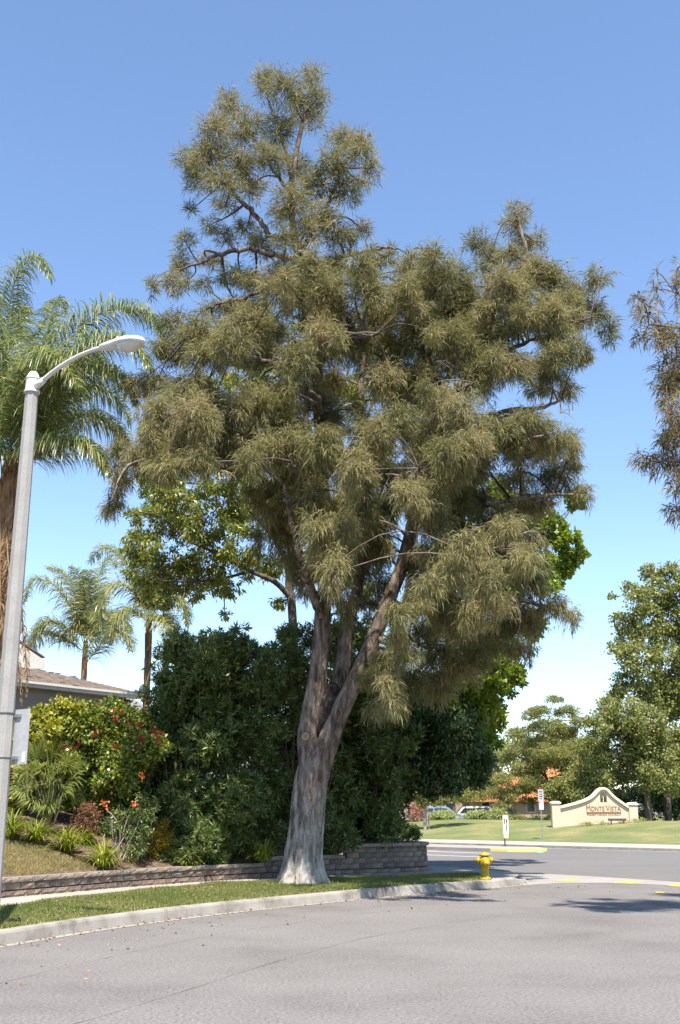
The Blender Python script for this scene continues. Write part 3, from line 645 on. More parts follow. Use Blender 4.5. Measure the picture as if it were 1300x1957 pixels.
LIMBS += [([(622, 1000, 9), (615, 965, 8), (600, 935, 6.5), (575, 900, 4.5), (560, 880, 2.5)], -.1, -2.1), ([(612, 840, 9), (612, 800, 8), (600, 770, 6), (585, 750, 3)], 0, -1.9), ([(795, 985, 9), (800, 950, 8), (805, 925, 6), (800, 900, 3)], -.3, -2.2), ([(838, 790, 8), (850, 760, 7), (880, 740, 5.5), (900, 730, 3)], -.4, -1.9), ([(770, 1080, 9), (800, 1060, 8), (850, 1060, 6), (900, 1075, 3.5)], -.3, -2.3), ([(606, 700, 8), (640, 670, 6.5), (680, 650, 5), (720, 640, 3)], 0, -1.5), ([(700, 950, 7), (715, 900, 6), (730, 860, 5), (745, 820, 3)], .6, -1.8)]
skel = [stemL[5:], stemR[7:], stemM[5:]]
for nodes, d0, d1 in LIMBS:
    nd = limb_px(nodes, d0, d1 * 2.0 if d1 < 0 and nodes[0][1] > 600 else d1); nd[:, 3] *= .78; p = smooth_path(nd, 6); wob = np.cumsum(rng.normal(size=(len(p), 3)) * .018, 0); p[:, :3] += wob - np.linspace(0, 1, len(p))[:, None] * wob[-1] * .5; skel.append(p)
    V, Fq = tube(p[:, :3] + rng.normal(size=(len(p), 3)) * .015, p[:, 3], 10); nobj('limb', V, Fq, M['bark'], troot, smooth=True)
SK = np.concatenate([resample(s, .15) for s in skel])
CL = [  # x, y, rx, ry, depth class: f front, m middle, b back
 (508,158,26,34,'m'),(545,170,38,38,'f'),(598,146,24,22,'m'),(607,188,22,30,'m'),(575,200,30,30,'b'),(438,200,28,32,'m'),(412,245,40,32,'f'),(468,248,42,42,'f'),(535,245,40,38,'f'),(598,228,24,24,'b'),
 (362,300,32,22,'m'),(402,300,46,36,'f'),(458,318,46,38,'f'),(520,305,42,36,'f'),(570,320,30,28,'b'),(655,268,34,24,'m'),(692,282,32,32,'f'),(712,322,18,28,'m'),(645,312,42,38,'f'),(602,352,42,42,'f'),(378,345,26,36,'m'),(366,402,12,14,'b'),(425,350,36,32,'f'),(480,360,32,26,'b'),(556,385,42,36,'f'),(662,372,30,32,'m'),(690,350,18,20,'b'),
 (430,395,24,18,'b'),(612,410,38,32,'f'),(640,445,32,30,'m'),(588,440,34,34,'f'),(664,462,20,24,'m'),(532,415,24,18,'b'),(354,462,19,20,'m'),(346,500,19,28,'m'),(328,538,15,30,'m'),(345,545,14,20,'b'),(428,452,24,22,'m'),(400,496,32,15,'b'),(395,546,18,15,'m'),(462,528,24,22,'b'),(482,540,18,24,'b'),
 (545,505,24,24,'m'),(592,505,34,36,'f'),(462,582,36,20,'b'),(415,592,40,18,'m'),(500,575,20,18,'b'),(742,490,22,18,'m'),(690,508,42,24,'f'),(625,555,44,36,'f'),(565,585,42,32,'f'),(705,560,40,36,'f'),(655,598,38,34,'f'),(640,500,30,24,'b'),
 (330,618,34,26,'m'),(378,630,46,34,'f'),(336,672,34,28,'m'),(395,682,42,30,'f'),(448,660,42,38,'f'),(488,690,32,24,'m'),(300,735,32,34,'m'),(300,790,38,42,'f'),(345,760,40,40,'f'),(372,800,50,44,'f'),(430,785,50,48,'f'),(490,775,46,48,'f'),(538,790,40,44,'f'),(565,690,36,44,'f'),(590,745,34,42,'m'),(350,845,46,24,'b'),
 (228,868,28,30,'m'),(275,872,46,34,'f'),(232,918,26,32,'m'),(210,975,16,24,'m'),(225,955,18,22,'m'),(320,895,46,30,'f'),(372,885,40,32,'f'),(425,862,48,32,'f'),(470,880,40,28,'b'),(505,868,50,44,'f'),(562,855,44,50,'f'),(555,925,46,50,'f'),(600,950,42,50,'f'),(520,965,34,46,'m'),(540,1030,34,48,'m'),(492,1035,14,46,'b'),(560,1075,24,40,'b'),(622,1050,38,44,'f'),(632,1100,24,34,'f'),(610,1010,40,40,'f'),(660,900,32,44,'m'),(665,960,30,44,'b'),
 (655,660,42,34,'f'),(615,640,32,38,'f'),(640,730,30,40,'b'),(635,800,36,44,'m'),(610,850,36,40,'f'),
 (722,600,40,40,'m'),(770,558,42,42,'f'),(832,500,34,34,'f'),(818,545,40,40,'f'),(872,540,42,42,'f'),(800,605,44,40,'f'),(745,660,48,40,'f'),(700,690,34,36,'b'),(690,812,26,38,'f'),(735,725,46,40,'f'),(782,752,38,42,'m'),(715,842,34,32,'f'),(760,800,40,36,'f'),(800,850,44,36,'m'),(745,910,40,38,'m'),(800,890,46,40,'f'),(785,945,48,40,'f'),(835,935,36,46,'f'),(700,990,30,44,'b'),(720,1060,30,40,'b'),(690,1080,26,40,'b'),(735,1120,30,36,'b'),(740,980,26,40,'m'),
 (845,610,36,38,'m'),(850,680,38,40,'b'),(915,462,32,24,'m'),(988,402,24,16,'m'),(984,432,30,24,'m'),(1022,462,22,18,'m'),(940,490,26,28,'b'),(882,590,42,40,'f'),(940,600,42,38,'f'),(1000,560,50,40,'f'),(1050,525,40,34,'m'),(1098,560,34,30,'m'),(1130,598,38,36,'m'),(1165,632,20,30,'m'),(1100,612,38,24,'f'),(1050,600,44,30,'f'),(1000,612,46,34,'f'),(930,655,44,40,'f'),(970,705,50,34,'f'),(1035,705,40,34,'m'),(1100,690,26,16,'m'),(1085,745,24,26,'b'),(1030,745,30,20,'b'),(905,735,46,42,'f'),(885,790,44,40,'f'),(945,820,52,34,'f'),(1010,812,44,30,'f'),(1055,838,40,34,'f'),(1092,850,22,34,'m'),(1000,868,52,34,'m'),(925,872,40,30,'b'),(1060,912,44,42,'b'),(1030,965,42,34,'b'),(1112,945,20,24,'b'),(985,920,40,28,'b'),(900,850,40,34,'f'),(880,930,36,36,'b'),(915,960,34,34,'b'),
 (1005,1035,42,34,'f'),(955,1050,48,38,'f'),(880,1030,42,34,'m'),(845,1060,40,36,'f'),(905,1095,48,44,'f'),(850,1125,40,40,'f'),(960,1105,44,40,'f'),(1015,1110,40,44,'b'),(1055,1158,40,24,'b'),(1092,1182,18,22,'b'),(935,1160,44,42,'f'),(985,1175,40,40,'b'),(985,1240,28,26,'b'),(1014,1245,12,24,'b'),(870,1190,42,40,'f'),(905,1220,36,34,'b'),(800,1090,34,36,'m'),(800,1140,28,34,'f'),(762,1172,26,24,'f'),(772,1252,30,28,'f'),(735,1262,28,32,'f'),(752,1320,14,32,'f'),(750,1342,9,20,'f'),(835,1250,44,40,'b'),(800,1210,30,34,'b'),(880,1270,44,34,'b'),(840,1310,36,36,'b'),(790,1300,28,40,'b')]
CL += [(500, 470, 34, 26, 'm'), (520, 530, 30, 30, 'm'), (470, 440, 26, 24, 'b'), (440, 530, 30, 18, 'm'), (545, 455, 30, 28, 'f'), (530, 560, 36, 28, 'f'), (400, 430, 18, 16, 'b'), (690, 440, 20, 22, 'b'), (715, 500, 30, 22, 'm'), (470, 615, 46, 30, 'f'), (520, 640, 38, 34, 'b'), (790, 500, 22, 22, 'm'), (770, 520, 26, 24, 'b'), (1080, 580, 34, 30, 'f'), (1010, 520, 36, 34, 'm'), (960, 540, 36, 32, 'f'), (1000, 470, 24, 24, 'b'), (1060, 680, 36, 26, 'f'), (580, 1120, 20, 30, 'b'), (700, 1150, 26, 30, 'b'), (650, 1140, 22, 34, 'm'), (680, 900, 36, 50, 'f'), (690, 960, 34, 46, 'f'), (660, 1020, 30, 44, 'f'), (730, 1030, 30, 44, 'm')]
CL += [(840, 770, 34, 36, 'f'), (820, 830, 34, 34, 'f'), (852, 868, 32, 32, 'f'), (800, 712, 34, 32, 'f'), (862, 640, 34, 32, 'f'), (905, 690, 34, 30, 'f'), (880, 965, 36, 30, 'm'), (940, 1000, 38, 28, 'm'), (840, 1005, 32, 34, 'f'), (990, 975, 34, 30, 'b'), (900, 905, 36, 30, 'm'), (660, 1060, 26, 36, 'm'), (700, 1040, 28, 40, 'b'), (960, 1200, 34, 34, 'b'), (1010, 1190, 34, 28, 'b'), (920, 1250, 34, 30, 'b')]
CL += [(900, 1040, 36, 30, 'n'), (965, 1015, 36, 28, 'n'), (862, 1090, 34, 32, 'n'), (1000, 1075, 34, 28, 'n'), (935, 1115, 36, 32, 'n'), (820, 1120, 26, 30, 'n')]
fr_ = [q for q in CL if q[4] == 'f' and q[1] > 480]
for q in list(fr_):                                           # loose hanging sprays that bridge neighbouring clumps
    o_ = sorted(fr_, key=lambda e: (e[0] - q[0]) ** 2 + (e[1] - q[1]) ** 2)[int(rng.integers(1, 4))]
    CL.append(((q[0] + o_[0]) / 2 + rng.normal() * 8, (q[1] + o_[1]) / 2 + 10 + rng.normal() * 8, float(rng.uniform(15, 22)), float(rng.uniform(24, 36)), 'f'))
clumps = []
for x, y, rx, ry, cl in CL:
    wid = 1.0 if y < 480 else 1.5
    hi = 5.0 if y > 720 else (3.4 if y > 480 else 1.5)
    if cl == 'b': hi = 2.6 if y > 480 else 1.2
    dY = {'f': -rng.uniform(.25, 1.0) * hi * math.sqrt(max(.15, 1 - ((x - 660) / 560) ** 2)), 'm': rng.uniform(-.5, .5) * wid, 'b': rng.uniform(.35, 1.0) * hi, 'n': -rng.uniform(5.2, 6.6)}[cl]
    for _ in range(12):                                      # the hydrant stands in the sun: keep its light path open
        c = P(x, y, TY + dY); h = c[2] - .6; rr = max(rx, ry) * MPP(x, y, TY + dY) * 1.2 + .45
        if math.hypot(c[0] - .1 * h - 3.91, c[1] + .5 * h - 30.7) > rr: break
        dY += .5
    Yd = TY + dY; m = MPP(x, y, Yd); clumps.append((P(x, y, Yd), np.array((rx * m, .5 * (rx + ry) * m, ry * m)) * (1.2 if y > 620 else 1.16), y))
    if cl != 'b' and y > 520 and 240 < x < 1100:
        xx, yy = x + rng.normal() * 26, y + rng.normal() * 24; Ym = TY + dY * rng.uniform(-.1, .6) - .2; clumps.append((P(xx, yy, Ym), np.array((rx * MPP(xx, yy, Ym), rx * MPP(xx, yy, Ym), ry * MPP(xx, yy, Ym))) * .9, y))
    if cl == 'f' and y > 500 and rng.random() < .35:
        Yb = TY + rng.uniform(.8, 2.6); m = MPP(x, y, Yb); xx, yy = x + (640 - x) * .05 + rng.normal() * 12, y + rng.normal() * 12
        clumps.append((P(xx, yy, Yb), np.array((rx * m, rx * m, ry * m)) * .85, y))
def casuarina_foliage(clumps, skel, root, nmat, per_m2=1150, needle=.31, wid=.0192, twig_r=.006):
    NV, NF, NT, tw, pale, cone, k0 = [], [], [], [], [], [], 0
    for ci, (c, r, yy) in enumerate(clumps):
        d = np.linalg.norm(skel[:, :3] - c, axis=1) + np.maximum(0, skel[:, 2] - c[2]) * .6; j = int(np.argmin(d))
        br = branch_to(skel[j, :3], c, min(.05, skel[j, 3] * .75), .014, .10, 7); tw.append(br)
        area = math.pi * r[0] * r[2]; nt = int(np.clip(area * 95, 26, 150))
        dirs = rdir(nt, .2); L = .25 + .80 * rng.random(nt) ** .75
        starts = c + dirs * r * (L * rng.uniform(.25, .6, nt))[:, None] + rng.normal(size=(nt, 3)) * r * .12; ends = c + nrm(dirs + rng.normal(size=(nt, 3)) * .28) * r * L[:, None]
        for q in range(0, nt, 3):
            p = branch_to(c + (starts[q] - c) * rng.uniform(0, .6), ends[q], twig_r * 1.5, twig_r * .6, .06, 3)
            (pale if rng.random() < .26 else tw).append(p)
        nn = int(area * per_m2 * (.72 if yy < 480 else (.85 if yy < 640 else 1.0))); ti = rng.integers(0, nt, nn); t = .05 + 1.0 * rng.random(nn)[:, None]
        base = starts[ti] + (ends[ti] - starts[ti]) * t + rng.normal(size=(nn, 3)) * .03
        ax = nrm(ends[ti] - starts[ti]); hang = np.clip((yy - 300) / 700, 0, 1)
        D = nrm(ax * .55 + rdir(nn) * .62 + np.array((0, 0, .05 - .42 * hang)))
        ln = needle * (.55 + .65 * rng.random(nn))[:, None]; D2 = nrm(D + np.array((0, 0, -.25 - .75 * hang)))
        S = nrm(np.cross(D, rdir(nn))) * wid * (.7 + .6 * rng.random(nn))[:, None]
        mid = base + D * ln * .45; tip = mid + D2 * ln * .55
        V = np.stack([base, mid + S * .5, tip, mid - S * .5], 1).reshape(-1, 3)
        NF.append(np.arange(4 * nn).reshape(nn, 4) + k0); NV.append(V); k0 += 4 * nn
        tb = np.clip(rng.normal(.42, .17) + rng.normal(size=nn) * .22 + (.25 if rng.random() < .07 else 0), 0, 1); NT.append(tb)
        ncn = int(area * (24 if yy < 700 else 10)); ti = rng.integers(0, nt, ncn)
        cone.append(starts[ti] + (ends[ti] - starts[ti]) * (.35 + .6 * rng.random((ncn, 1))) + rng.normal(size=(ncn, 3)) * .03)
    nobj('crown', np.concatenate(NV), np.concatenate(NF), nmat, root, tint=np.concatenate(NT))
    V, Fq = tubes(tw, 3); tag(nobj('branches', V, Fq, M['bark_grey'], root), kind='stuff')
    V, Fq = tubes(pale, 3); tag(nobj('pale_twigs', V, Fq, M['twig_pale'], root), kind='stuff')
    cc = np.concatenate(cone); n = len(cc); rr = .016 + .018 * rng.random((n, 1, 1))
    oc = np.array([(1, 0, 0), (0, 1, 0), (-1, 0, 0), (0, -1, 0), (0, 0, 1.2), (0, 0, -1.2)])
    V = (cc[:, None, :] + oc[None] * rr).reshape(-1, 3); f8 = np.array([(0, 1, 4), (1, 2, 4), (2, 3, 4), (3, 0, 4), (1, 0, 5), (2, 1, 5), (3, 2, 5), (0, 3, 5)])
    tag(nobj('seed_cones', V, (f8[None] + (np.arange(n) * 6)[:, None, None]).reshape(-1, 3), M['cone'], root), kind='stuff')
casuarina_foliage(clumps, SK, troot, M['needle'])
# bare pale dead branchlets that show against the needles
dead = []
for x, y, Lp in [(770, 625, 40), (800, 655, 45), (835, 690, 35), (925, 1090, 55), (860, 1120, 30), (985, 595, 35), (970, 545, 40), (960, 640, 30), (590, 470, 45), (570, 480, 40), (470, 290, 30), (620, 350, 30), (500, 380, 25), (820, 960, 40), (800, 990, 30), (720, 700, 30), (660, 775, 25), (1040, 770, 50), (1070, 790, 45), (930, 700, 35), (1000, 1020, 45), (430, 900, 30), (440, 860, 35), (395, 905, 30), (640, 420, 30), (605, 390, 30), (935, 970, 30), (905, 870, 30), (750, 880, 30), (830, 1010, 30)]:
    Yd = TY - rng.uniform(1.6, 2.6); m = MPP(x, y, Yd); a = P(x, y, Yd); ang = rng.uniform(-2.6, .6)
    for q in range(4):
        e = a + np.array((math.cos(ang + rng.normal() * .6), rng.normal() * .3, math.sin(ang + rng.normal() * .6))) * Lp * m * rng.uniform(.5, 1); pth, rr = branch_to(a, e, .013, .004, .18, 7); dead.append((pth, rr))
        for _ in range(3):
            k = rng.integers(2, 6); dead.append(branch_to(pth[k], pth[k] + rdir(1)[0] * Lp * m * .3, .007, .003, .1, 4))
V, Fq = tubes(dead, 4); tag(nobj('dead_twigs', V, Fq, M['twig_pale'], troot), kind='stuff')

# second casuarina, on the opposite parkway, its branches entering at the right edge
RY = 19.5
rroot = empty('casuarina_tree', (12.3, RY, .17), 'brownish sheoak across the street, only its left branches reaching over the road', 'tree')
tr2 = np.array([(12.3, RY, .1, .42), (12.2, RY, 2, .33), (12.3, RY, 5, .30), (12.0, RY - .1, 9, .24), (11.8, RY, 13, .16), (11.9, RY, 17, .06)])
V, Fq = bark_tube(tr2, 24, .15, .8, .1, 31); nobj('trunk', V, Fq, M['bark_grey'], rroot, smooth=True)
c2 = [(1222, 572, 16, 14), (1240, 600, 24, 18), (1228, 645, 22, 12), (1262, 640, 30, 24), (1292, 655, 30, 30), (1288, 720, 32, 40), (1272, 745, 24, 28), (1285, 790, 28, 34), (1300, 830, 30, 34), (1270, 852, 24, 20), (1232, 876, 22, 16), (1262, 884, 28, 20), (1296, 890, 24, 26), (1300, 925, 26, 22), (1290, 978, 24, 16), (1330, 700, 50, 60), (1340, 820, 50, 60), (1350, 930, 50, 50), (1335, 980, 40, 30), (1360, 600, 50, 60), (1420, 700, 70, 80), (1430, 860, 70, 80), (1440, 540, 60, 70), (1254, 555, 8, 34), (1256, 520, 4, 16), (1294, 560, 10, 44), (1296, 512, 5, 20), (1330, 560, 30, 40)]
cl2 = []
for x, y, rx, ry in c2:
    Yd = RY + rng.uniform(-.7, .7); m = MPP(x, y, Yd); cl2.append((P(x, y, Yd), np.array((rx * m, rx * m, ry * m)) * (1.3 if rx > 12 else 1.05), y if y < 600 else y * .9))
for q in range(26):
    cl2.append((np.array((rng.uniform(9.5, 15.5), RY + rng.uniform(-3, 3), rng.uniform(6, 16))), np.array((.8, .8, .7)), 700))
l2 = []
for z0, e in ((6.2, P(1245, 880, RY)), (5.6, P(1295, 975, RY)), (8.5, P(1270, 740, RY)), (10, P(1240, 620, RY)), (8.8, P(1300, 820, RY)), (11.0, P(1290, 560, RY))):
    p, rr = branch_to((12.1, RY, z0), e, .09, .015, .05, 14); l2.append(np.c_[p, rr]); V, Fq = tube(p, rr, 7); nobj('limb', V, Fq, M['bark_grey'], rroot, smooth=True)
casuarina_foliage(cl2, np.concatenate([resample(q, .2) for q in l2 + [tr2[2:]]]), rroot, M['needle2'], per_m2=850, needle=.26, wid=.02)

# ================================================================== OTHER TREES AND SHRUBS
def lp(lst, Y, d=0.0):
    return [P(x, y, Y + d * i / max(1, len(lst) - 1)) for i, (x, y, r) in enumerate(lst)], [r * MPP(x, y, Y) for x, y, r in lst]
AY = 41.0
tree('ash_tree', 'tall leafy tree with yellow-flecked green leaves behind the sheoak and the hedge', (*P(563, 1300, AY)[:2], 2.2),
     [lp([(566, 1420, 10), (562, 1250, 9), (558, 1160, 8.5), (553, 1110, 8), (560, 1000, 7), (575, 880, 6), (590, 760, 5), (600, 650, 3)], AY),
      lp([(556, 1142, 6), (525, 1112, 5), (480, 1092, 4), (420, 1060, 3.2), (350, 1030, 2)], AY, -1.5), lp([(556, 1120, 5), (540, 1060, 4), (500, 1000, 3.5), (440, 950, 2)], AY, -.6),
      lp([(560, 1000, 5), (620, 920, 4), (690, 820, 3), (740, 700, 2)], AY, -.5), lp([(570, 900, 5), (520, 800, 4), (460, 730, 2.5)], AY, -.8), lp([(480, 1092, 3), (400, 1110, 2.5), (310, 1110, 1.5)], AY, -1)],
     pxc([(300, 1000, 42), (275, 1050, 36), (330, 1075, 46), (390, 1000, 52), (440, 960, 48), (400, 1075, 46), (455, 1040, 46), (325, 940, 40), (262, 985, 20), (490, 1085, 34), (300, 1115, 30), (370, 1125, 26), (440, 1125, 20), (420, 915, 40), (520, 640, 36), (505, 600, 26), (470, 720, 44), (400, 745, 40), (520, 720, 44), (690, 740, 36), (690, 640, 40), (760, 640, 40), (640, 760, 50), (600, 880, 56), (540, 800, 56), (700, 880, 50), (650, 990, 50), (730, 560, 26), (600, 620, 44), (560, 1000, 40), (500, 930, 44), (720, 980, 40), (350, 1010, 30), (520, 1080, 24), (430, 1175, 10), (530, 1150, 16), (270, 1110, 14), (350, 850, 40), (450, 820, 44), (600, 1080, 40), (680, 1120, 40), (360, 960, 44), (300, 950, 34), (280, 920, 24), (470, 990, 44), (350, 1100, 36), (265, 1030, 24), (420, 1120, 26), (320, 1150, 18), (250, 1095, 14)], AY, 1.3),
     M['ash'], 54000, .21, .07, M['bark_grey'], droop=.75, sub=20, jit=.15, k=8, rad=.012)
GY = 40.0
tree('sweetgum_tree', 'bright yellow-green broadleaf tree at the wall corner behind the sheoak', (1.6, GY, 1.2),
     [([(1.6, GY, .3), (1.7, GY, 4), (2.2, GY, 8), (2.8, GY - .2, 11.5), (3.4, GY, 15)], [.22, .19, .15, .1, .04]), ([(1.9, GY, 6), (3.6, GY - .4, 7.6), (5.6, GY - .6, 8.6), tuple(P(985, 1250, GY - .6))], [.1, .07, .05, .02]),
      ([(2.3, GY, 9), (4.5, GY - .4, 11), (6.6, GY - .4, 12.4), tuple(P(1085, 1055, GY - .4))], [.1, .07, .05, .02]), ([(1.8, GY, 5), (3, GY - .6, 6), (4.6, GY - .8, 6.4), tuple(P(925, 1390, GY - .8))], [.08, .06, .04, .02])],
     pxc([(1082, 1035, 28), (1102, 1062, 20), (1062, 1080, 34), (1000, 985, 42), (950, 955, 38), (1040, 1100, 36), (1100, 955, 20), (978, 1290, 24), (942, 1325, 36), (915, 1380, 36), (950, 1375, 18), (930, 1275, 38), (880, 1300, 46), (1000, 1190, 38), (960, 1220, 40), (900, 1240, 46), (935, 1420, 24), (870, 950, 40), (1040, 1010, 34), (900, 1030, 46), (960, 1120, 46), (850, 1180, 50), (905, 1440, 26), (985, 1285, 18), (1075, 1090, 18), (925, 1350, 30, -4.6), (890, 1320, 34, -4.4), (945, 1310, 26, -4.6), (905, 1400, 26, -4.6), (930, 1410, 20, -4.6), (960, 1275, 22, -4.4), (865, 1360, 26, -4.4)], GY, .9),
     M['gum'], 32000, .19, .15, M['bark_grey'], droop=.35, sub=18, jit=.16)
DY = 36.4
tree('shade_tree', 'dark blue-green leafy tree overhanging the end of the block wall', (.7, DY, 1.2),
     [([(.7, DY, .4), (.9, DY, 2), (1.4, DY, 4), (2.0, DY, 6), (2.4, DY, 8)], [.18, .16, .13, .09, .04]), ([(1.2, DY, 3.6), (2.4, DY - .3, 4.8), (3.6, DY - .5, 5.0), tuple(P(905, 1450, DY - .5))], [.08, .06, .04, .02]), ([(1.5, DY, 4.6), (3, DY, 6.2), (4.4, DY, 6.8)], [.08, .05, .03])],
     pxc([(820, 1380, 50), (870, 1400, 46), (900, 1440, 36), (850, 1455, 44), (800, 1450, 44), (905, 1482, 22), (928, 1462, 18), (860, 1335, 50), (800, 1330, 54), (868, 1500, 18), (830, 1492, 30), (780, 1400, 50), (760, 1480, 34), (905, 1390, 34), (760, 1340, 46), (772, 1508, 20), (915, 1425, 24)], DY, .8),
     M['dark'], 42000, .18, .07, M['bark_grey'], droop=.6, sub=22, jit=.23)

def shrub(name, label, base, clumps, mat, n, ln, wd, group=None, stems=5, flowers=None, twm='twig_brown', cat='shrub', **kw):
    root = empty(name, base, label, cat, group); base = np.asarray(base); st = []
    for c, r in clumps:
        b0 = base + np.r_[rng.normal(size=2) * .12, 0]
        if len(clumps) > 24 and np.min(r) < .3: b0 = c - np.array((0, 0, .5))
        st.append(branch_to(b0, c, .018, .006, .06, 6))
        for _ in range(stems): st.append(branch_to(c, c + rdir(1, .4)[0] * np.broadcast_to(r, (3,)) * .9, .007, .003, .03, 3))
    V, Fq = tubes(st, 4); nobj('stems', V, Fq, M[twm], root)
    foliage('foliage', mat, root, clumps, n, ln, wd, **kw)
    return root
OL = [('leftmost oleander shrub with a ragged top beside the flowering hedge', 30.9, (335, 1640), [(330, 1275, 38), (312, 1345, 40), (352, 1350, 48), (330, 1440, 50), (345, 1530, 52), (335, 1600, 42), (378, 1275, 42), (330, 1225, 16), (390, 1420, 48), (390, 1530, 46), (380, 1610, 38), (300, 1400, 24), (355, 1225, 12)]),
      ('tall oleander shrub in the hedge left of the sheoak trunk', 32.2, (450, 1630), [(420, 1262, 46), (448, 1232, 26), (405, 1340, 52), (462, 1325, 50), (420, 1430, 52), (450, 1520, 56), (440, 1600, 44), (490, 1400, 46), (500, 1500, 50), (490, 1590, 42), (405, 1228, 18), (500, 1290, 40), (472, 1255, 22)]),
      ('oleander shrub standing directly behind the forked sheoak trunk', 33.8, (590, 1620), [(540, 1250, 42), (525, 1310, 48), (562, 1350, 48), (545, 1430, 52), (550, 1520, 54), (600, 1255, 42), (640, 1240, 40), (650, 1330, 48), (630, 1430, 52), (640, 1520, 54), (560, 1600, 42), (640, 1590, 42), (555, 1212, 18), (620, 1205, 24), (660, 1205, 26)]),
      ('oleander shrub between the sheoak trunk and the wall corner', 35.0, (720, 1600), [(700, 1320, 52), (690, 1420, 56), (722, 1500, 56), (690, 1570, 46), (738, 1550, 36), (742, 1410, 50), (752, 1480, 36), (728, 1580, 32), (690, 1250, 40), (762, 1575, 16), (740, 1300, 44)])]
for lab, Y, bp, cl in OL:
    cl = cl + [(x + rng.normal() * .5 * r, y - r * rng.uniform(.8, 1.15), r * rng.uniform(.18, .34)) for x, y, r in cl if y < 1360 for _ in range(3)]
    cs = [(c, r * 1.08) for c, r in pxc(cl, Y, .55)]; cs += [(c + np.array((rng.normal() * .2, rng.uniform(.6, 1.4), rng.normal() * .2)), r * .95) for c, r in cs[::2]]
    shrub('oleander_shrub', lab, (*P(*bp, Y)[:2], bank_z(P(*bp, Y)[:2]) - .05), cs, M['oleander'], 32000, .21, .048, rosette=7, sub=30, jit=.16, shell=.45)
cs = pxc([(300, 1400, 30), (285, 1440, 36), (305, 1490, 40), (290, 1545, 40), (260, 1500, 40), (320, 1430, 34), (240, 1540, 40), (310, 1590, 34), (270, 1590, 30)], 32.6, .4)
shrub('dark_shrub', 'dark shaded shrub filling the gap between flowering hedge and oleanders', (*P(285, 1620, 32.6)[:2], bank_z(P(285, 1620, 32.6)[:2]) - .05), cs, M['dark'], 11000, .16, .07, sub=30, jit=.18, shell=.35)
cs = pxc([(360, 1330, 60), (420, 1400, 70), (480, 1340, 70), (540, 1420, 70), (600, 1340, 70), (660, 1400, 70), (720, 1380, 70), (400, 1520, 70), (480, 1530, 70), (560, 1540, 70), (640, 1540, 70), (700, 1520, 70), (350, 1450, 60), (740, 1470, 60), (600, 1460, 70)], 37.0, .5)
shrub('backing_hedge', 'dense dark shrubbery standing behind the row of oleanders', (*P(540, 1600, 37.0)[:2], 2.0), cs, M['dark'], 26000, .26, .12, sub=46, jit=.16, shell=.2)
for lab, x, y, spr in (('low dark fern-like plant at the wall below the leftmost oleander', 335, 1652, 22), ('low leafy plant at the wall top under the tall oleander', 400, 1652, 24), ('low leafy plant by the wall step left of the sheoak trunk', 462, 1645, 24), ('low leafy plant behind the wall right of the sheoak trunk', 650, 1618, 22), ('low leafy plant trailing over the wall near the corner', 735, 1606, 24), ('low leafy plant on the wall corner', 782, 1603, 13)):
    b = B(x, y); m = MPP(x, y, b[1]); cs = [(b + np.array((dx * spr * m, 0, .6 * spr * m)), np.array((.7, .6, .7)) * spr * m) for dx in (-.8, 0, .8)] + [(b + np.array((.2 * spr * m, .2, 1.3 * spr * m)), np.array((.8, .6, .6)) * spr * m)]
    shrub('low_shrub', lab, b - np.array((0, 0, .03)), cs, M['oleander'], 2600, .15, .035, rosette=6, sub=20, jit=.2)
# hedge with red flowers and the golden hedge in front of the house
hc = pxc([(150, 1385, 34), (190, 1375, 36), (230, 1375, 36), (262, 1390, 34), (170, 1425, 40), (215, 1420, 44), (262, 1430, 40), (296, 1425, 26), (180, 1470, 40), (225, 1475, 44), (265, 1470, 34), (200, 1520, 40), (245, 1515, 38), (170, 1510, 34), (215, 1350, 18), (245, 1545, 30), (190, 1555, 26), (280, 1400, 26)], 30.2, .5)
hd = shrub('flowering_hedge', 'dense green hedge dotted with red flowers below the house eave', (*P(215, 1570, 30.2)[:2], bank_z(P(215, 1570, 30.2)[:2]) - .05), hc, M['hibiscus'], 29000, .105, .075, sub=36, jit=.18, shell=.4, tintpow=1.3)
def blossoms(spots, Y, mat, root, name, r=.04, pet=5):
    C, D = [], []
    for x, y in spots:
        c = P(x, y, Y); ax = nrm(np.array((rng.normal() * .4, -1, .5)))
        for q in range(pet * 3): C.append(c + rng.normal(size=3) * r * .9); D.append(nrm(ax * .4 + rdir(1)[0]))
    V, Fq = leaf_quads(np.array(C), np.array(D), r * 1.5, r * 1.3); tag(nobj(name, V, Fq, mat, root, tint=rng.random(len(C))), kind='stuff')
blossoms([(187, 1401), (178, 1405), (148, 1425), (155, 1417), (136, 1428), (217, 1428), (274, 1418), (293, 1394), (300, 1402), (301, 1415), (234, 1360), (222, 1374), (265, 1385), (245, 1385), (262, 1433), (308, 1402), (215, 1358), (180, 1398), (125, 1428), (272, 1412)], 29.3, M['redflower'], hd, 'red_flowers')
gc = pxc([(62, 1378, 24), (85, 1372, 26), (112, 1362, 28), (140, 1360, 26), (70, 1410, 28), (105, 1405, 32), (135, 1400, 30), (60, 1440, 26), (95, 1435, 28), (125, 1440, 26), (40, 1400, 24), (20, 1410, 24), (60, 1480, 30, 1.3), (105, 1480, 30, 1.3), (140, 1475, 28, 1.0), (50, 1525, 30, 1.5), (100, 1530, 30, 1.5), (140, 1520, 28, 1.3), (10, 1460, 28, 1.3), (10, 1510, 28, 1.5)], 29.9, .35)
shrub('golden_hedge', 'yellow-green hedge with large glossy leaves beside the grey panel on the lamp post', (*P(90, 1560, 29.7)[:2], bank_z(P(90, 1560, 29.7)[:2]) - .05), gc,
      leaf_mat('golden hedge leaves', [(.07, .11, .015), (.20, .22, .02), (.40, .38, .04), (.52, .46, .09)], .3, .35, .5), 22000, .12, .09, sub=30, jit=.18, shell=.4)
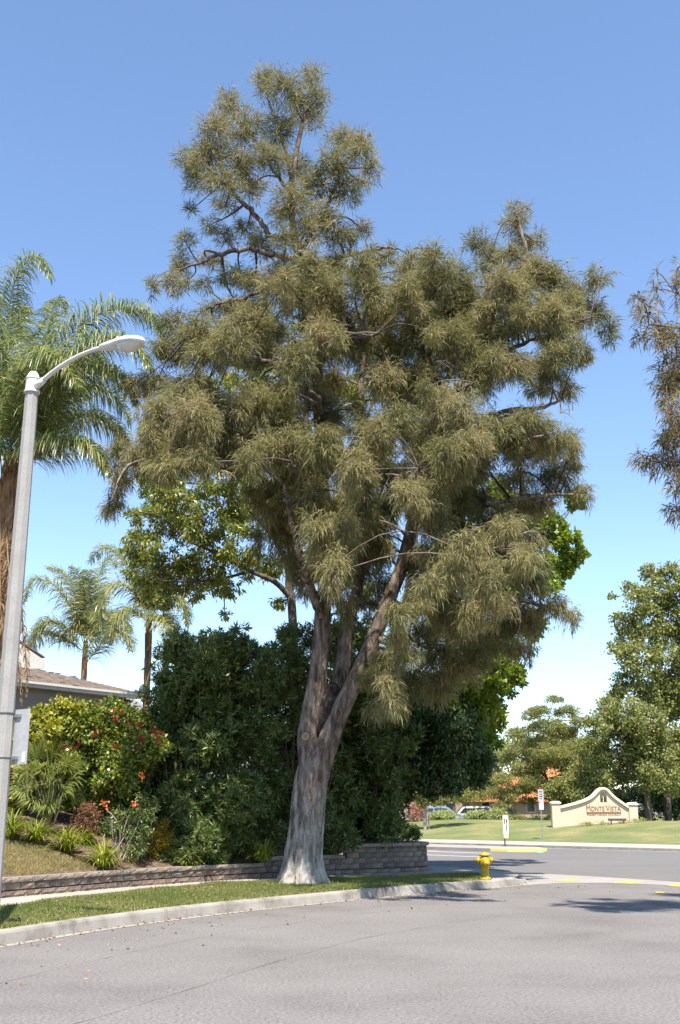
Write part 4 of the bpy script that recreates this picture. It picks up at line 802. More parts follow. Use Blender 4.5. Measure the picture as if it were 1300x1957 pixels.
def ground_shrub(name, label, x, y, spread, mat, n, ln, wd, **kw):
    b = B(x, y); m = MPP(x, y, b[1]); cl = [(b + np.array((dx * m, dy * m, dz * m)), np.array((r, r, r * .9)) * m) for dx, dy, dz, r in spread]
    return shrub(name, label, b - np.array((0, 0, .04)), cl, mat, n, ln, wd, **kw)
ground_shrub('nandina_shrub', 'reddish-leaved nandina shrub between the fan palm and the bare-stemmed bush', 162, 1610, [(0, 0, 30, 20), (-8, 4, 48, 18), (10, 0, 52, 18), (14, -4, 30, 14), (-16, 0, 28, 14), (2, 0, 64, 13)], M['nandina'], 2600, .06, .028, sub=20, jit=.22)
ground_shrub('yellow_shrub', 'small shrub with mustard-yellow leaves against the dark oleander', 300, 1640, [(0, 0, 35, 24), (-12, 0, 22, 20), (12, 0, 24, 18), (4, 0, 58, 15), (-4, 0, 10, 20), (16, 0, 42, 12)], M['yellowshrub'], 4200, .05, .025, sub=24, jit=.2)
tb = ground_shrub('bare_stem_bush', 'bush with bare grey stems and orange blossoms in front of the flowering hedge', 232, 1640, [(-22, -6, 55, 18), (-10, 4, 70, 20), (24, 0, 84, 18), (36, 4, 70, 20), (14, 8, 50, 22), (38, 0, 46, 18), (30, 0, 104, 14), (52, 6, 90, 14), (30, -4, 16, 16), (12, -3, 8, 14)], M['oleander'], 4200, .10, .03, sub=18, jit=.22, twm='twig_pale')
b = B(228, 1638); m = MPP(228, 1638, b[1]); st = []
for a_ in (-26, -20, -13, -6, 2, 9, 16, 26, 40): st.append(branch_to(b + np.r_[rng.normal(size=2) * .05, 0], b + np.array((a_ * m, rng.normal() * .15 - .1, rng.uniform(62, 88) * m)), .018, .010, .04, 7))
V, Fq = tubes(st, 6); nobj('bare_stems', V, Fq, M['twig_pale'], tb)
blossoms([(202, 1536), (206, 1546), (258, 1538), (272, 1484), (198, 1532)], b[1] - .35, M['orangeflower'], tb, 'orange_flowers', .045)
# daylily clumps along the bed edge
def lily_mesh(seed, n=70, h=.5):
    global rng
    keep = rng; rng = np.random.default_rng(seed); a = rng.random(n) * 6.283; el = rng.uniform(.45, 1.35, n); L = h * rng.uniform(.7, 1.25, n)
    out = np.stack([np.cos(a) * np.cos(el), np.sin(a) * np.cos(el), np.sin(el)], 1); C = rng.normal(size=(n, 3)) * (.05, .05, 0); S = np.stack([-np.sin(a), np.cos(a), np.zeros(n)], 1) * .013
    m1 = C + out * L[:, None] * .5; o2 = nrm(out + np.array((0, 0, -.55))); m2 = m1 + o2 * L[:, None] * .3; o3 = nrm(o2 + np.array((0, 0, -.7))); m3 = m2 + o3 * L[:, None] * .25
    V = np.stack([C - S, C + S, m1 + S, m1 - S, m2 + S * .8, m2 - S * .8, m3 + S * .1, m3 - S * .1], 1).reshape(-1, 3); o = (np.arange(n) * 8)[:, None]
    Fq = np.concatenate([o + (0, 1, 2, 3), o + (3, 2, 4, 5), o + (5, 4, 6, 7)], 1).reshape(-1, 4); T = np.repeat(rng.random(n), 3); rng = keep
    return np_mesh('leaves', V, Fq, M['lily'], tint=T)
for i, (x, y, h, lab) in enumerate([(20, 1604, .62, 'daylily clump half behind the lamp post at the top of the dry lawn'), (68, 1612, .52, 'daylily clump below the fan palm at the lawn edge'), (127, 1630, .58, 'daylily clump at the lawn edge beside the reddish nandina'), (197, 1662, .62, 'pale daylily clump by the black edging just above the low wall'), (163, 1612, .34, 'small daylily tuft at the foot of the nandina'), (505, 1648, .5, 'shaded strap-leaved clump beside the sheoak trunk behind the wall step'), (355, 1655, .4, 'shaded strap-leaved clump under the leftmost oleander')]):
    b = B(x, y); r_ = empty('daylily', b, lab, 'plant', 'strap-leaved clumps in the bed'); link('leaves', lily_mesh(60 + i, 170, h * 1.3), r_)
# fan palm
fb = B(88, 1588); froot = empty('fan_palm', fb, 'bushy light green fan palm in the bed beside the lamp post', 'palm')
mpp = MPP(88, 1575, fb[1])
FT = [(88, 1480, -.8), (60, 1490, -.6), (120, 1470, -.7), (100, 1510, -.8), (70, 1440, -.3), (104, 1420, -.1), (140, 1470, -.3), (45, 1450, .1), (88, 1405, -.2), (60, 1430, .1), (118, 1425, .2), (140, 1450, .1), (40, 1470, -.1), (70, 1465, -.4), (105, 1465, -.45), (145, 1490, -.25), (35, 1515, -.3), (60, 1530, -.5), (92, 1540, -.6), (125, 1520, -.5), (150, 1520, .1), (50, 1500, .3), (100, 1440, .4), (78, 1500, -.6), (118, 1495, -.6)]
for x, y, dy in FT:
    hub = P(x + (88 - x) * .25, y + (1520 - y) * .12, fb[1] + dy * .8); tipd = nrm(nrm(P(x, y, fb[1] + dy) - P(88, 1525, fb[1])) + np.array((rng.normal() * .25, -.7, -.15)))
    side = nrm(np.cross(tipd, nrm(np.array((rng.normal() * .55, -.85, .5 + rng.normal() * .45))))); up = np.cross(side, tipd); ns = 36; Rr = rng.uniform(.55, .8); an = np.linspace(-1.5, 1.5, ns) + rng.normal(size=36) * .03
    dirs = np.cos(an)[:, None] * tipd + np.sin(an)[:, None] * side + up * rng.uniform(-.15, .25, (ns, 1)) + rng.normal(size=(ns, 3)) * .05; dirs = nrm(dirs); wv = nrm(np.cross(dirs, up)) * .0135; L = Rr * (1 - .12 * np.abs(an)) * rng.uniform(.9, 1.08, ns)
    C = np.repeat(hub[None], ns, 0); m1 = C + dirs * (L * .6)[:, None]; tp = m1 + nrm(dirs + np.array((0, 0, -.6))) * (L * .4)[:, None]
    V = np.stack([C - wv * .3, C + wv * .3, m1 + wv, m1 - wv, tp + wv * .1, tp - wv * .1], 1).reshape(-1, 3); o = (np.arange(ns) * 6)[:, None]
    Fq = np.concatenate([o + (0, 1, 2, 3), o + (3, 2, 4, 5)], 1).reshape(-1, 4); T = np.clip(np.repeat(rng.random(ns), 2) * .6 + rng.random() * .4, 0, 1)
    pv, pf = tube(*branch_to(fb + np.array((0, 0, .15)), hub, .014, .008, .12, 6), 5)
    nobj('frond', np.concatenate([V, pv]), np.concatenate([Fq, pf + len(V)]), M['fanpalm'], froot, tint=np.r_[T, np.full(len(pf), .4)])
V, Fq = bark_tube(np.array([(*fb[:2], fb[2] - .1, .14), (*fb[:2], fb[2] + .2, .12), (*fb[:2], fb[2] + .45, .08)]), 14, .05, 2, None, 77); nobj('stem', V, Fq, M['palm_trunk'], froot)

# queen palms
def frond(root, ctrl, Y, lf=.55, n=80, mat='queen', bias=0.0, rad=.022, hang=.75, w=.022, start=.14):
    p = np.array([P(x, y, Y + d) for x, y, d in ctrl]); path = resample(smooth_path(p, 8), .05); m = len(path)
    t = np.linspace(start, .995, n); idx = (t * (m - 1)).astype(int); tan = nrm(np.gradient(path, axis=0))
    VV, FF, TT = [], [], []; k = 0
    for sgn in (-1, 1):
        for lay in range(2):
            c = path[idx] + rng.normal(size=(n, 3)) * .008; tg = tan[idx]; sd_ = nrm(np.cross(tg, (0, 0, 1.0)) + 1e-3) * sgn; up = np.cross(sd_ * sgn, tg) 
            D = nrm(sd_ * .85 + tg * .50 + up * rng.uniform(-.35, .6, (n, 1)) + rng.normal(size=(n, 3)) * .14); L = (lf * np.clip(np.sin(np.pi * (t * .86 + .14)) ** .55, .3, 1) * rng.uniform(.8, 1.15, n))[:, None]
            D2 = nrm(D + np.array((0, 0, -hang)) * rng.uniform(.5, 1.3, (n, 1))); D3 = nrm(D2 + np.array((0, 0, -hang * 1.3))); wv = nrm(np.cross(D, rdir(n) + up)) * w * .5
            m1 = c + D * L * .4; m2 = m1 + D2 * L * .35; m3 = m2 + D3 * L * .3
            V = np.stack([c - wv * .6, c + wv * .6, m1 + wv, m1 - wv, m2 + wv * .8, m2 - wv * .8, m3 + wv * .1, m3 - wv * .1], 1).reshape(-1, 3); o = (np.arange(n) * 8)[:, None] + k
            VV.append(V); FF.append(np.concatenate([o + (0, 1, 2, 3), o + (3, 2, 4, 5), o + (5, 4, 6, 7)], 1).reshape(-1, 4)); k += len(V); TT.append(np.repeat(np.clip(rng.random(n) * .75 + bias, 0, 1), 3))
    V, Fq = tube(path, np.linspace(rad, rad * .25, m), 5); VV.append(V); FF.append(Fq + k); TT.append(np.full(len(Fq), .8))
    Fa = np.concatenate(FF); mi = np.r_[np.zeros(len(Fa) - len(Fq)), np.ones(len(Fq))]
    nobj('frond', np.concatenate(VV), Fa, [M[mat], M['rachis'] if mat == 'queen' else M['thatch']], root, tint=np.concatenate(TT), midx=mi)
QY = 31.0
qb = P(8, 1560, QY); qroot = empty('queen_palm', (qb[0], QY, bank_z(qb[:2])), 'large feathery queen palm with dead hanging fronds behind the street lamp', 'palm')
tp = np.array([(*P(4, y, QY)[:1], QY, P(4, y, QY)[2], r_) for y, r_ in ((1580, .30), (1400, .27), (1250, .26), (1100, .27), (1000, .28), (930, .30), (890, .24), (860, .14))]); tp[:, 0] = P(14, 1000, QY)[0]
V, Fq = bark_tube(tp, 26, .06, 1.6, None, 51); nobj('trunk', V, Fq, M['palm_trunk'], qroot, smooth=False)
bb = []
for q in range(46):                                         # old leaf bases
    z = rng.uniform(P(10, 1050, QY)[2], P(10, 880, QY)[2]); a_ = rng.random() * 6.28; c = np.array((tp[0, 0] + math.cos(a_) * .25, QY + math.sin(a_) * .25, z)); bb.append((np.array([c, c + (math.cos(a_) * .05, math.sin(a_) * .05, .35), c + (math.cos(a_) * .14, math.sin(a_) * .14, .62)]), np.array((.06, .045, .015))))
V, Fq = tubes(bb, 5); nobj('leaf_bases', V, Fq, M['palm_trunk'], qroot)
for ctrl in ([(22, 890, 0), (14, 760, -.1), (12, 640, -.2), (32, 530, -.3), (70, 492, -.4), (98, 530, -.5)], [(28, 885, 0), (78, 730, -.5), (148, 625, -.9), (228, 588, -1.2), (285, 600, -1.4), (312, 655, -1.5)],
             [(30, 885, 0), (88, 790, -.7), (158, 712, -1.3), (225, 715, -1.6), (262, 775, -1.8)], [(30, 890, 0), (95, 830, .5), (165, 795, .9), (225, 820, 1.1), (250, 862, 1.2)],
             [(26, 885, 0), (55, 750, .6), (88, 640, 1.1), (108, 575, 1.4), (130, 590, 1.6)], [(30, 895, 0), (75, 862, -.8), (125, 842, -1.4), (175, 858, -1.7), (205, 905, -1.8)],
             [(20, 890, 0), (-20, 760, -.4), (-60, 660, -.7), (-120, 640, -1), (-170, 700, -1.2)], [(20, 890, 0), (-30, 800, .5), (-100, 740, .9), (-170, 760, 1.1), (-200, 830, 1.2)], [(20, 890, 0), (-30, 850, -1), (-90, 840, -1.7), (-140, 890, -2)],
             [(24, 885, 0), (20, 770, 1), (25, 660, 1.9), (40, 590, 2.6), (60, 600, 3)], [(24, 890, 0), (40, 800, -1), (70, 700, -1.9), (110, 680, -2.5), (150, 740, -2.9)], [(20, 888, 0), (0, 740, -.7), (-25, 610, -1.1), (-30, 540, -1.4), (-60, 540, -1.7)],
             [(28, 888, 0), (85, 760, -1.2), (165, 660, -2.0), (240, 650, -2.4), (290, 705, -2.7)], [(30, 890, 0), (90, 800, 1.4), (160, 745, 2.3), (220, 760, 2.8), (250, 810, 3.0)],
             [(28, 888, 0), (70, 770, 1.0), (130, 690, 1.8), (190, 690, 2.3), (230, 740, 2.6)]):
    frond(qroot, ctrl, QY, 1.2, 190, bias=.14, w=.03, hang=.95)
for ctrl in ([(10, 985, -.2), (18, 1100, -.4), (30, 1220, -.45), (42, 1350, -.4)], [(0, 1000, -.35), (0, 1120, -.5), (8, 1260, -.5), (14, 1400, -.45)], [(20, 1010, .1), (34, 1120, .2), (48, 1240, .2), (52, 1330, .2)], [(-10, 990, -.1), (-30, 1120, -.2), (-36, 1300, -.2)]):
    frond(qroot, ctrl, QY, .42, 90, mat='thatch', hang=1.6, rad=.03, w=.022)
pA = 54.0; aroot = empty('queen_palm', (*P(160, 1290, pA)[:2], 2.2), 'young feathery palm rising behind the house roof ridge', 'palm')
zA = P(162, 1262, pA)
V, Fq = bark_tube(np.array([(zA[0], pA, 2.2, .17), (zA[0], pA, 4.5, .16), (zA[0], pA, zA[2], .15), (*P(164, 1225, pA), .10)]), 16, .1, 1.4, None, 52); nobj('trunk', V, Fq, M['palm_trunk'], aroot)
for ctrl in ([(163, 1240, 0), (160, 1170, -.3), (150, 1100, -.6), (135, 1082, -.9)], [(163, 1240, 0), (140, 1170, -.4), (105, 1120, -.8), (65, 1110, -1), (48, 1150, -1.2)], [(163, 1245, 0), (125, 1200, -.5), (85, 1190, -.9), (58, 1230, -1.1)], [(164, 1240, 0), (178, 1160, .4), (190, 1100, .8), (205, 1070, 1), (228, 1085, 1.2)],
             [(165, 1245, 0), (195, 1190, -.5), (225, 1175, -.9), (248, 1205, -1.1)], [(160, 1275, -.2), (185, 1240, -.7), (215, 1205, -1.1), (240, 1215, -1.3), (250, 1245, -1.4)], [(163, 1240, 0), (150, 1150, .6), (120, 1095, 1.2), (90, 1085, 1.5)], [(164, 1240, 0), (172, 1150, -.7), (168, 1090, -1.3)], [(160, 1245, 0), (110, 1215, .7), (75, 1215, 1.2), (55, 1260, 1.4)]):
    frond(aroot, ctrl, pA, 1.25, 110, bias=.25, w=.032, hang=.6)
pB = 49.0; broot = empty('queen_palm', (*P(283, 1330, pB)[:2], 2.2), 'slim feathery palm with brown trunk between house corner and ash tree', 'palm')
V, Fq = bark_tube(np.array([(P(283, 1300, pB)[0], pB, 2.2, .17), (P(283, 1300, pB)[0], pB, 5, .16), (*P(284, 1220, pB), .16), (*P(285, 1175, pB), .12)]), 16, .1, 1.6, None, 53); nobj('trunk', V, Fq, M['palm_trunk'], broot)
for ctrl in ([(285, 1185, 0), (255, 1130, -.4), (220, 1118, -.7), (195, 1150, -.9), (188, 1200, -1)], [(285, 1185, 0), (262, 1110, .3), (230, 1062, .6), (195, 1048, .8), (172, 1075, 1)], [(285, 1185, 0), (280, 1120, -.4), (262, 1060, -.8), (240, 1045, -1)], [(286, 1185, 0), (315, 1140, -.4), (345, 1150, -.7), (358, 1195, -.8)], [(286, 1185, 0), (310, 1110, .4), (340, 1090, .7), (365, 1120, .9)], [(285, 1190, 0), (250, 1165, -.8), (222, 1185, -1.2), (212, 1230, -1.3)], [(285, 1185, 0), (295, 1110, -.3), (310, 1065, -.6)], [(286, 1190, 0), (310, 1180, -.9), (330, 1215, -1.2)]):
    frond(broot, ctrl, pB, 1.1, 110, bias=.28, w=.032, hang=.6)
MB().tube([P(278, 1210, pB - .2), P(279, 1250, pB - .25), P(281, 1290, pB - .2)], [.03, .06, .03], 7).build('dry_leaf_base', M['thatch'], broot)

# ================================================================== HOUSE
def tz(x, y, Y): return P(x, y, Y)
e0, e1 = P(-70, 1288, 38.0), P(278, 1331, 44.8); e1[2] = e0[2] = P(50, 1303, 40.0)[2]; ZE = e0[2]
hd_ = nrm((e1 - e0)[:2]); hn = np.array((-hd_[1], hd_[0]))           # along the eave, and away from the camera
LN = float(np.linalg.norm((e1 - e0)[:2])); hr = empty('bungalow', (e0[0] + hn[0] * 3, e0[1] + hn[1] * 3, 2.2), 'grey stucco bungalow with weathered shingle roof and white fascia behind the hedge', 'house')
def HP(a, d, z): return (e0[0] + hd_[0] * a + hn[0] * d, e0[1] + hd_[1] * a + hn[1] * d, z)
def hbox(mb, a0, a1, d0, d1, z0, z1):
    return mb.add([HP(a0, d0, z0), HP(a1, d0, z0), HP(a1, d1, z0), HP(a0, d1, z0), HP(a0, d0, z1), HP(a1, d0, z1), HP(a1, d1, z1), HP(a0, d1, z1)], [(3, 2, 1, 0), (4, 5, 6, 7), (0, 1, 5, 4), (1, 2, 6, 5), (2, 3, 7, 6), (3, 0, 4, 7)])
hbox(MB(), .5, LN - .55, .55, 7.5, 2.1, ZE - .02).build('wall', M['stucco'], hr)
hbox(MB(), 0, LN, .0, .055, ZE - .16, ZE + .03).build('fascia', M['trim'], hr)
hbox(MB(), 0, LN, .055, .56, ZE - .12, ZE - .08).build('soffit', M['trim'], hr)
hbox(MB(), -.02, LN + .02, -.10, -.002, ZE - .04, ZE + .045).build('rain_gutter', M['trim'], hr)
rf = MB(); slope = .30; ncs = 22; dep = 4.0 / ncs
for i in range(ncs):                                        # stepped shingle courses; the right end is hipped
    d0, d1 = -.06 + i * dep, -.06 + (i + 1) * dep + .03; a1 = LN - .0 - max(0, d0) * 1.0; z0, z1 = ZE + .05 + d0 * slope, ZE + .05 + d1 * slope; t = .028
    rf.add([HP(-1, d0, z0), HP(a1, d0, z0), HP(a1 - .17, d1, z1), HP(-1, d1, z1), HP(-1, d0, z0 + t), HP(a1, d0, z0 + t), HP(a1 - .17, d1, z1 + t * .2), HP(-1, d1, z1 + t * .2)], [(3, 2, 1, 0), (4, 5, 6, 7), (0, 1, 5, 4), (1, 2, 6, 5)])
rf.add([HP(LN, 0, ZE + .05), HP(LN, 8, ZE + .05), HP(LN - 4, 4, ZE + .05 + 4 * slope)], [(0, 1, 2)])
rf.add([HP(-1, 4, ZE + .05 + 4 * slope), HP(LN - 4, 4, ZE + .05 + 4 * slope), HP(LN, 8, ZE + .05), HP(-1, 8, ZE + .05)], [(0, 1, 2, 3)])
roof = rf.build('roof', M['shingle'], hr)
for i in range(26):                                         # a few loose shingle tabs and fallen leaves of relief
    a_ = rng.uniform(1, LN - 2); d_ = rng.uniform(0, 3); hbox(MB(), a_, a_ + .28, d_ - .02, d_ + .14, ZE + .08 + d_ * slope, ZE + .10 + d_ * slope).build('shingle_tab', M['shingle'], roof)
gp = [P(20, 1218, 43.0), P(86, 1262, 44.8), P(86, 1278, 44.8), P(20, 1278, 43.0)]
gv = np.array(gp); gb = gv + np.array((hn[0] * 1.2, hn[1] * 1.2, 0))
MB().add(list(gv) + list(gb), [(0, 1, 2, 3), (7, 6, 5, 4), (0, 4, 5, 1), (1, 5, 6, 2)]).build('gable', M['trim'], hr)
up_ = np.array((0, 0, .10)); MB().add([gv[0] + up_, gv[1] + up_, gb[1] + up_, gb[0] + up_, gv[0] + up_ * 1.5, gv[1] + up_ * 1.5, gb[1] + up_ * 1.5, gb[0] + up_ * 1.5], [(0, 1, 5, 4), (4, 5, 6, 7), (1, 2, 6, 5), (3, 2, 1, 0)]).build('gable_roof', M['shingle'], hr)
# corner lamp box by the wall end
cp = np.array(HP(LN - .62, .42, ZE - .42)); MB().box(cp, (.28, .2, .2), math.atan2(hd_[1], hd_[0])).build('wall_light', M['trim'], hr)
MB().box(cp + (0, 0, .17), (.32, .24, .14), math.atan2(hd_[1], hd_[0]), .7).build('light_hood', M['black'], hr)
# wind chime hanging under the eave
def to_px(p): return 650 + F_PX * p[0] / (p[1] * _c + (p[2] - CAM_H) * _s)
a_ = min(np.linspace(0, LN, 400), key=lambda q: abs(to_px(HP(q, .3, ZE - .3)) - 113)); wc0 = np.array(HP(a_, .3, ZE - .30)); wc = empty('wind_chime', wc0, 'dark wind chime hanging from the eave against the house wall', 'wind chime')
MB().tube([wc0 + (0, 0, .18), wc0 - (0, 0, .42)], .006, 5).build('cord', M['black'], wc)
MB().lathe(wc0 - (0, 0, .0), [(.02, -.03), (.045, 0), (.02, .03)], 8).build('top_bead', M['black'], wc, True)
MB().lathe(wc0 - (0, 0, .25), [(.10, -.015), (.10, .015)], 10).build('disc', M['black'], wc)
for a_ in (0, 1.57, 3.14, 4.71): MB().tube([wc0 + (.07 * math.cos(a_), .07 * math.sin(a_), -.25), wc0 + (.07 * math.cos(a_), .07 * math.sin(a_), -.45)], .010, 5).build('chime', M['black'], wc)
MB().lathe(wc0 - (0, 0, .5), [(.012, -.05), (.03, 0), (.012, .05)], 8).build('clapper', M['black'], wc, True)
# balloon shaped garden ornament at the house corner
oc = P(275, 1319, 31.6); om = MPP(275, 1319, 31.6); orn = empty('garden_ornament', oc - np.array((0, 0, 26 * om)), 'grey-green balloon-shaped ornament with tan foot at the house corner', 'ornament')
MB().lathe(oc, [(.02 * 1, -14 * om), (4 * om, -11 * om), (8 * om, -4 * om), (9.5 * om, 2 * om), (8 * om, 7.5 * om), (4.5 * om, 10.5 * om), (.5 * om, 11.5 * om)], 10).build('globe', M['ornament'], orn, False)
MB().lathe(oc, [(2 * om, -23 * om), (5.5 * om, -19 * om), (5.5 * om, -16 * om), (2 * om, -14 * om)], 10).build('foot', M['tan'], orn, True)
MB().tube([oc - (0, 0, 22 * om), oc - (0, 0, 22 * om) + np.array((.1, .2, -2.2))], .018, 6).build('stake', M['twig_brown'], orn)
# black edging strip end and drip pipe in the bed
ep = [B(165, 1644), B(180, 1655), B(192, 1664), B(202, 1671)]; MB().tube([p + np.array((0, 0, .02)) for p in ep], .035, 7).build('garden_edging', M['black']); tag(bpy.data.objects['garden_edging'], 'black edging pipe at the lower end of the dry lawn', 'edging')
ep = [B(226, 1655), B(240, 1662), B(256, 1666)]; MB().tube([p + np.array((0, 0, .02)) for p in ep], .022, 6).build('drip_pipe', M['black']); tag(bpy.data.objects['drip_pipe'], 'short dark drip pipe lying on the mulch near the wall', 'pipe')

# ================================================================== STREET LAMP
lx, ly = -5.36, 17.5; an_ = np.array((.837, -.547, 0)); st_ = np.array((.547, .837, 0))
lr = empty('street_lamp', (lx, ly, .2), 'tall octagonal concrete street lamp with curved arm over the road', 'street lamp')
LPz = 9.34
MB().lathe((lx, ly, .18), [(.165, 0), (.158, .2), (.112, LPz - .35 - .18), (.110, LPz - .3 - .18)], 8).build('pole', M['polecon'], lr)
MB().lathe((lx, ly, LPz - .40), [(.124, 0), (.140, .005), (.140, .035), (.122, .045), (.116, .255), (.126, .26), (.126, .28), (.112, .285), (.095, .345), (.06, .395), (.015, .41)], 16).build('cap', M['whitemetal'], lr)
c0 = np.array((lx, ly, 0.)); ap = [c0 + an_ * .10 + (0, 0, 9.03), c0 + an_ * .30 + (0, 0, 9.14), c0 + an_ * .62 + (0, 0, 9.265), c0 + an_ * 1.0 + (0, 0, 9.36), c0 + an_ * 1.38 + (0, 0, 9.40), c0 + an_ * 1.66 + (0, 0, 9.40)]
app = smooth_path(np.array(ap), 6); MB().tube(app, np.linspace(.047, .034, len(app)), 10).build('arm', M['whitemetal'], lr, True)
MB().tube([ap[0] - an_ * .02, ap[0] + (ap[1] - ap[0]) * .9], [.062, .056], 10).build('arm_socket', M['whitemetal'], lr, True)
hc0 = ap[-1]; hax = nrm(an_ + np.array((0, 0, -.12)))
def head_ring(t, w, hu, hl, n=14):
    c = hc0 + hax * t; sd_ = st_; up = np.cross(st_, hax) * 1.0; up = up if up[2] > 0 else -up
    return [c + sd_ * w * math.cos(2 * math.pi * i / n) + up * ((hu if math.sin(2 * math.pi * i / n) > 0 else hl) * math.sin(2 * math.pi * i / n)) for i in range(n)]
rings = [(-.04, .045, .045, .045), (.0, .07, .06, .06), (.10, .085, .075, .075), (.28, .11, .09, .07), (.45, .15, .11, .05), (.62, .165, .115, .045), (.80, .15, .10, .04), (.90, .10, .07, .03), (.94, .03, .02, .01)]
hb = MB(); V = [p for r_ in rings for p in head_ring(*r_)]; n = 14
hb.add(V, [(j * n + i, j * n + (i + 1) % n, (j + 1) * n + (i + 1) % n, (j + 1) * n + i) for j in range(len(rings) - 1) for i in range(n)] + [tuple(range(n)), tuple((len(rings) - 1) * n + i for i in range(n))])
lum = hb.build('luminaire', M['whitemetal'], lr, True)
lb = MB(); rl = [(.36, .02, -.03, .04), (.42, .10, -.03, .10), (.55, .145, -.03, .165), (.70, .14, -.03, .16), (.82, .10, -.03, .10), (.88, .02, -.02, .04)]
V = [p for r_ in rl for p in head_ring(*r_)]; lb.add(V, [(j * n + i, j * n + (i + 1) % n, (j + 1) * n + (i + 1) % n, (j + 1) * n + i) for j in range(len(rl) - 1) for i in range(n)]); lb.build('lens', M['lens'], lum, True)
MB().lathe(hc0 + hax * .35 + np.array((0, 0, .085)), [(.03, 0), (.03, .05), (.015, .06)], 8).build('photocell', M['signgrey'], lum, True)
for py in (1364, 1449):
    z = P(18, py, ly)[2]; MB().lathe((lx, ly, z), [(.146, -.012), (.150, -.012), (.150, .012), (.146, .012)], 8).build('strap', M['steel'], lr)
z0, z1 = P(30, 1461, ly)[2], P(30, 1356, ly)[2]
pn = MB(); pcn = c0 + an_ * .27 + st_ * .12 + (0, 0, (z0 + z1) / 2); pn.box(pcn, (.34, .012, z1 - z0), math.atan2(an_[1], an_[0])); sp_ = pn.build('sign_panel', M['panel'], lr)
MB().box(pcn + an_ * .10 - st_ * .009 + (0, 0, -(z1 - z0) / 2 + .11), (.07, .004, .16), math.atan2(an_[1], an_[0])).build('sticker', M['signwhite'], sp_)
MB().box(c0 + an_ * .16 + st_ * .10 + (0, 0, z0 + .1), (.2, .03, .05), math.atan2(an_[1], an_[0])).build('bracket', M['greymetal'], sp_); MB().box(c0 + an_ * .16 + st_ * .10 + (0, 0, z1 - .1), (.2, .03, .05), math.atan2(an_[1], an_[0])).build('bracket', M['greymetal'], sp_)

# ================================================================== FIRE HYDRANT
hy = G(928, 1681, .2); hr2 = empty('fire_hydrant', hy, 'yellow fire hydrant standing on the grass tip at the corner', 'fire hydrant'); hs = MPP(928, 1655, hy[1]) * 49.5 / .74
def hz(z): return hy + np.array((0, 0, z * hs))
MB().lathe(hy, [(.165 * hs, 0), (.165 * hs, .035 * hs), (.115 * hs, .045 * hs), (.105 * hs, .06 * hs), (.105 * hs, .36 * hs), (.135 * hs, .40 * hs), (.15 * hs, .46 * hs), (.15 * hs, .56 * hs), (.125 * hs, .61 * hs), (.105 * hs, .63 * hs), (.105 * hs, .655 * hs)], 16).build('barrel', M['hydrant'], hr2, True)
MB().lathe(hy, [(.15 * hs, .645 * hs), (.155 * hs, .665 * hs), (.15 * hs, .69 * hs), (.11 * hs, .72 * hs), (.05 * hs, .735 * hs), (.03 * hs, .75 * hs)], 16).build('bonnet', M['hydrant'], hr2, True)
for ax, L, r0, zz in (((-1, -.15, 0), .26, .065, .53), ((1, .1, 0), .24, .065, .53), ((.12, -1, -.05), .27, .085, .46)):
    ax = nrm(np.array(ax)); o = MB().lathe(hz(zz) + ax * .08 * hs, [(r0 * .8 * hs, 0), (r0 * .8 * hs, (L - .17) * hs), (r0 * 1.15 * hs, (L - .165) * hs), (r0 * 1.15 * hs, (L - .11) * hs), (r0 * .6 * hs, (L - .09) * hs), (.022 * hs, (L - .085) * hs), (.022 * hs, (L - .04) * hs)], 12, ax).build('outlet', M['hydrant'], hr2, True)
for i in range(8):
    a_ = i * math.pi / 4; MB().lathe(hy + np.array((math.cos(a_) * .14 * hs, math.sin(a_) * .14 * hs, .035 * hs)), [(.016 * hs, 0), (.016 * hs, .025 * hs), (.008 * hs, .03 * hs)], 6).build('bolt', M['hydrant'], hr2)

# ================================================================== FAR SIDE: SIGNS, MONUMENT, CARS, TREES
def Mnd(x, y):
    d = ray(x, y); o = np.array((0, 0, CAM_H))
    for Yq in np.arange(60, 220, .1):
        p = o + d * (Yq / d[1])
        if (p[:2] - CO) @ CM > 28.6 and p[2] <= mound_z(p): return np.array((p[0], p[1], float(mound_z(p))))
    Yq = 96.; p = o + d * (Yq / d[1]); return np.array((p[0], p[1], float(mound_z(p))))
# no parking sign post
sb = Mnd(1037, 1604.5); sm = MPP(1037, 1560, sb[1]); sr = empty('parking_sign', sb, 'grey post with two stacked white parking signs on the far lawn edge', 'sign')
hgt = 93 * sm; MB().tube([sb - (0, 0, .2), sb + (0, 0, hgt * .97)], .035, 8).build('post', M['greymetal'], sr)
def sign_board(name, cx, cz, w, h, mat, rz=0):
    o = MB().box(sb + np.array((cx, -.05, cz)), (w, .02, h), rz).build(name, mat, sr, bevel=.004); return o
b1 = sign_board('sign_board', .02, hgt - 11 * sm, 10.5 * sm, 20.5 * sm, M['signgrey']); b2 = sign_board('sign_board', .02, hgt - 30 * sm, 8.6 * sm, 16.5 * sm, M['signwhite'])
for k_, (zz, ws) in enumerate(((4.2, (2.2, 3.6)), (9, (2, 2.4)), (13, (1.4, 4.2)), (16.8, (2.6,)))):
    tot = sum(ws) + (len(ws) - 1) * .5; x0 = -tot / 2
    for w_ in ws: MB().box(sb + np.array((.02 + (x0 + w_ / 2) * sm, -.063, hgt - (1 + zz) * sm)), (w_ * sm, .004, 1.7 * sm)).build('lettering', M['signblack'], b1); x0 += w_ + .5
MB().box(sb + np.array((.02 - 2.6 * sm, -.063, hgt - 24.5 * sm)), (2.6 * sm, .004, 3 * sm)).build('red_mark', M['signred'], b2)
for zz in (29, 32, 35): MB().box(sb + np.array((.02 + .4 * sm, -.063, hgt - zz * sm)), (4 * sm, .004, .6 * sm)).build('lettering', M['signred'], b2)
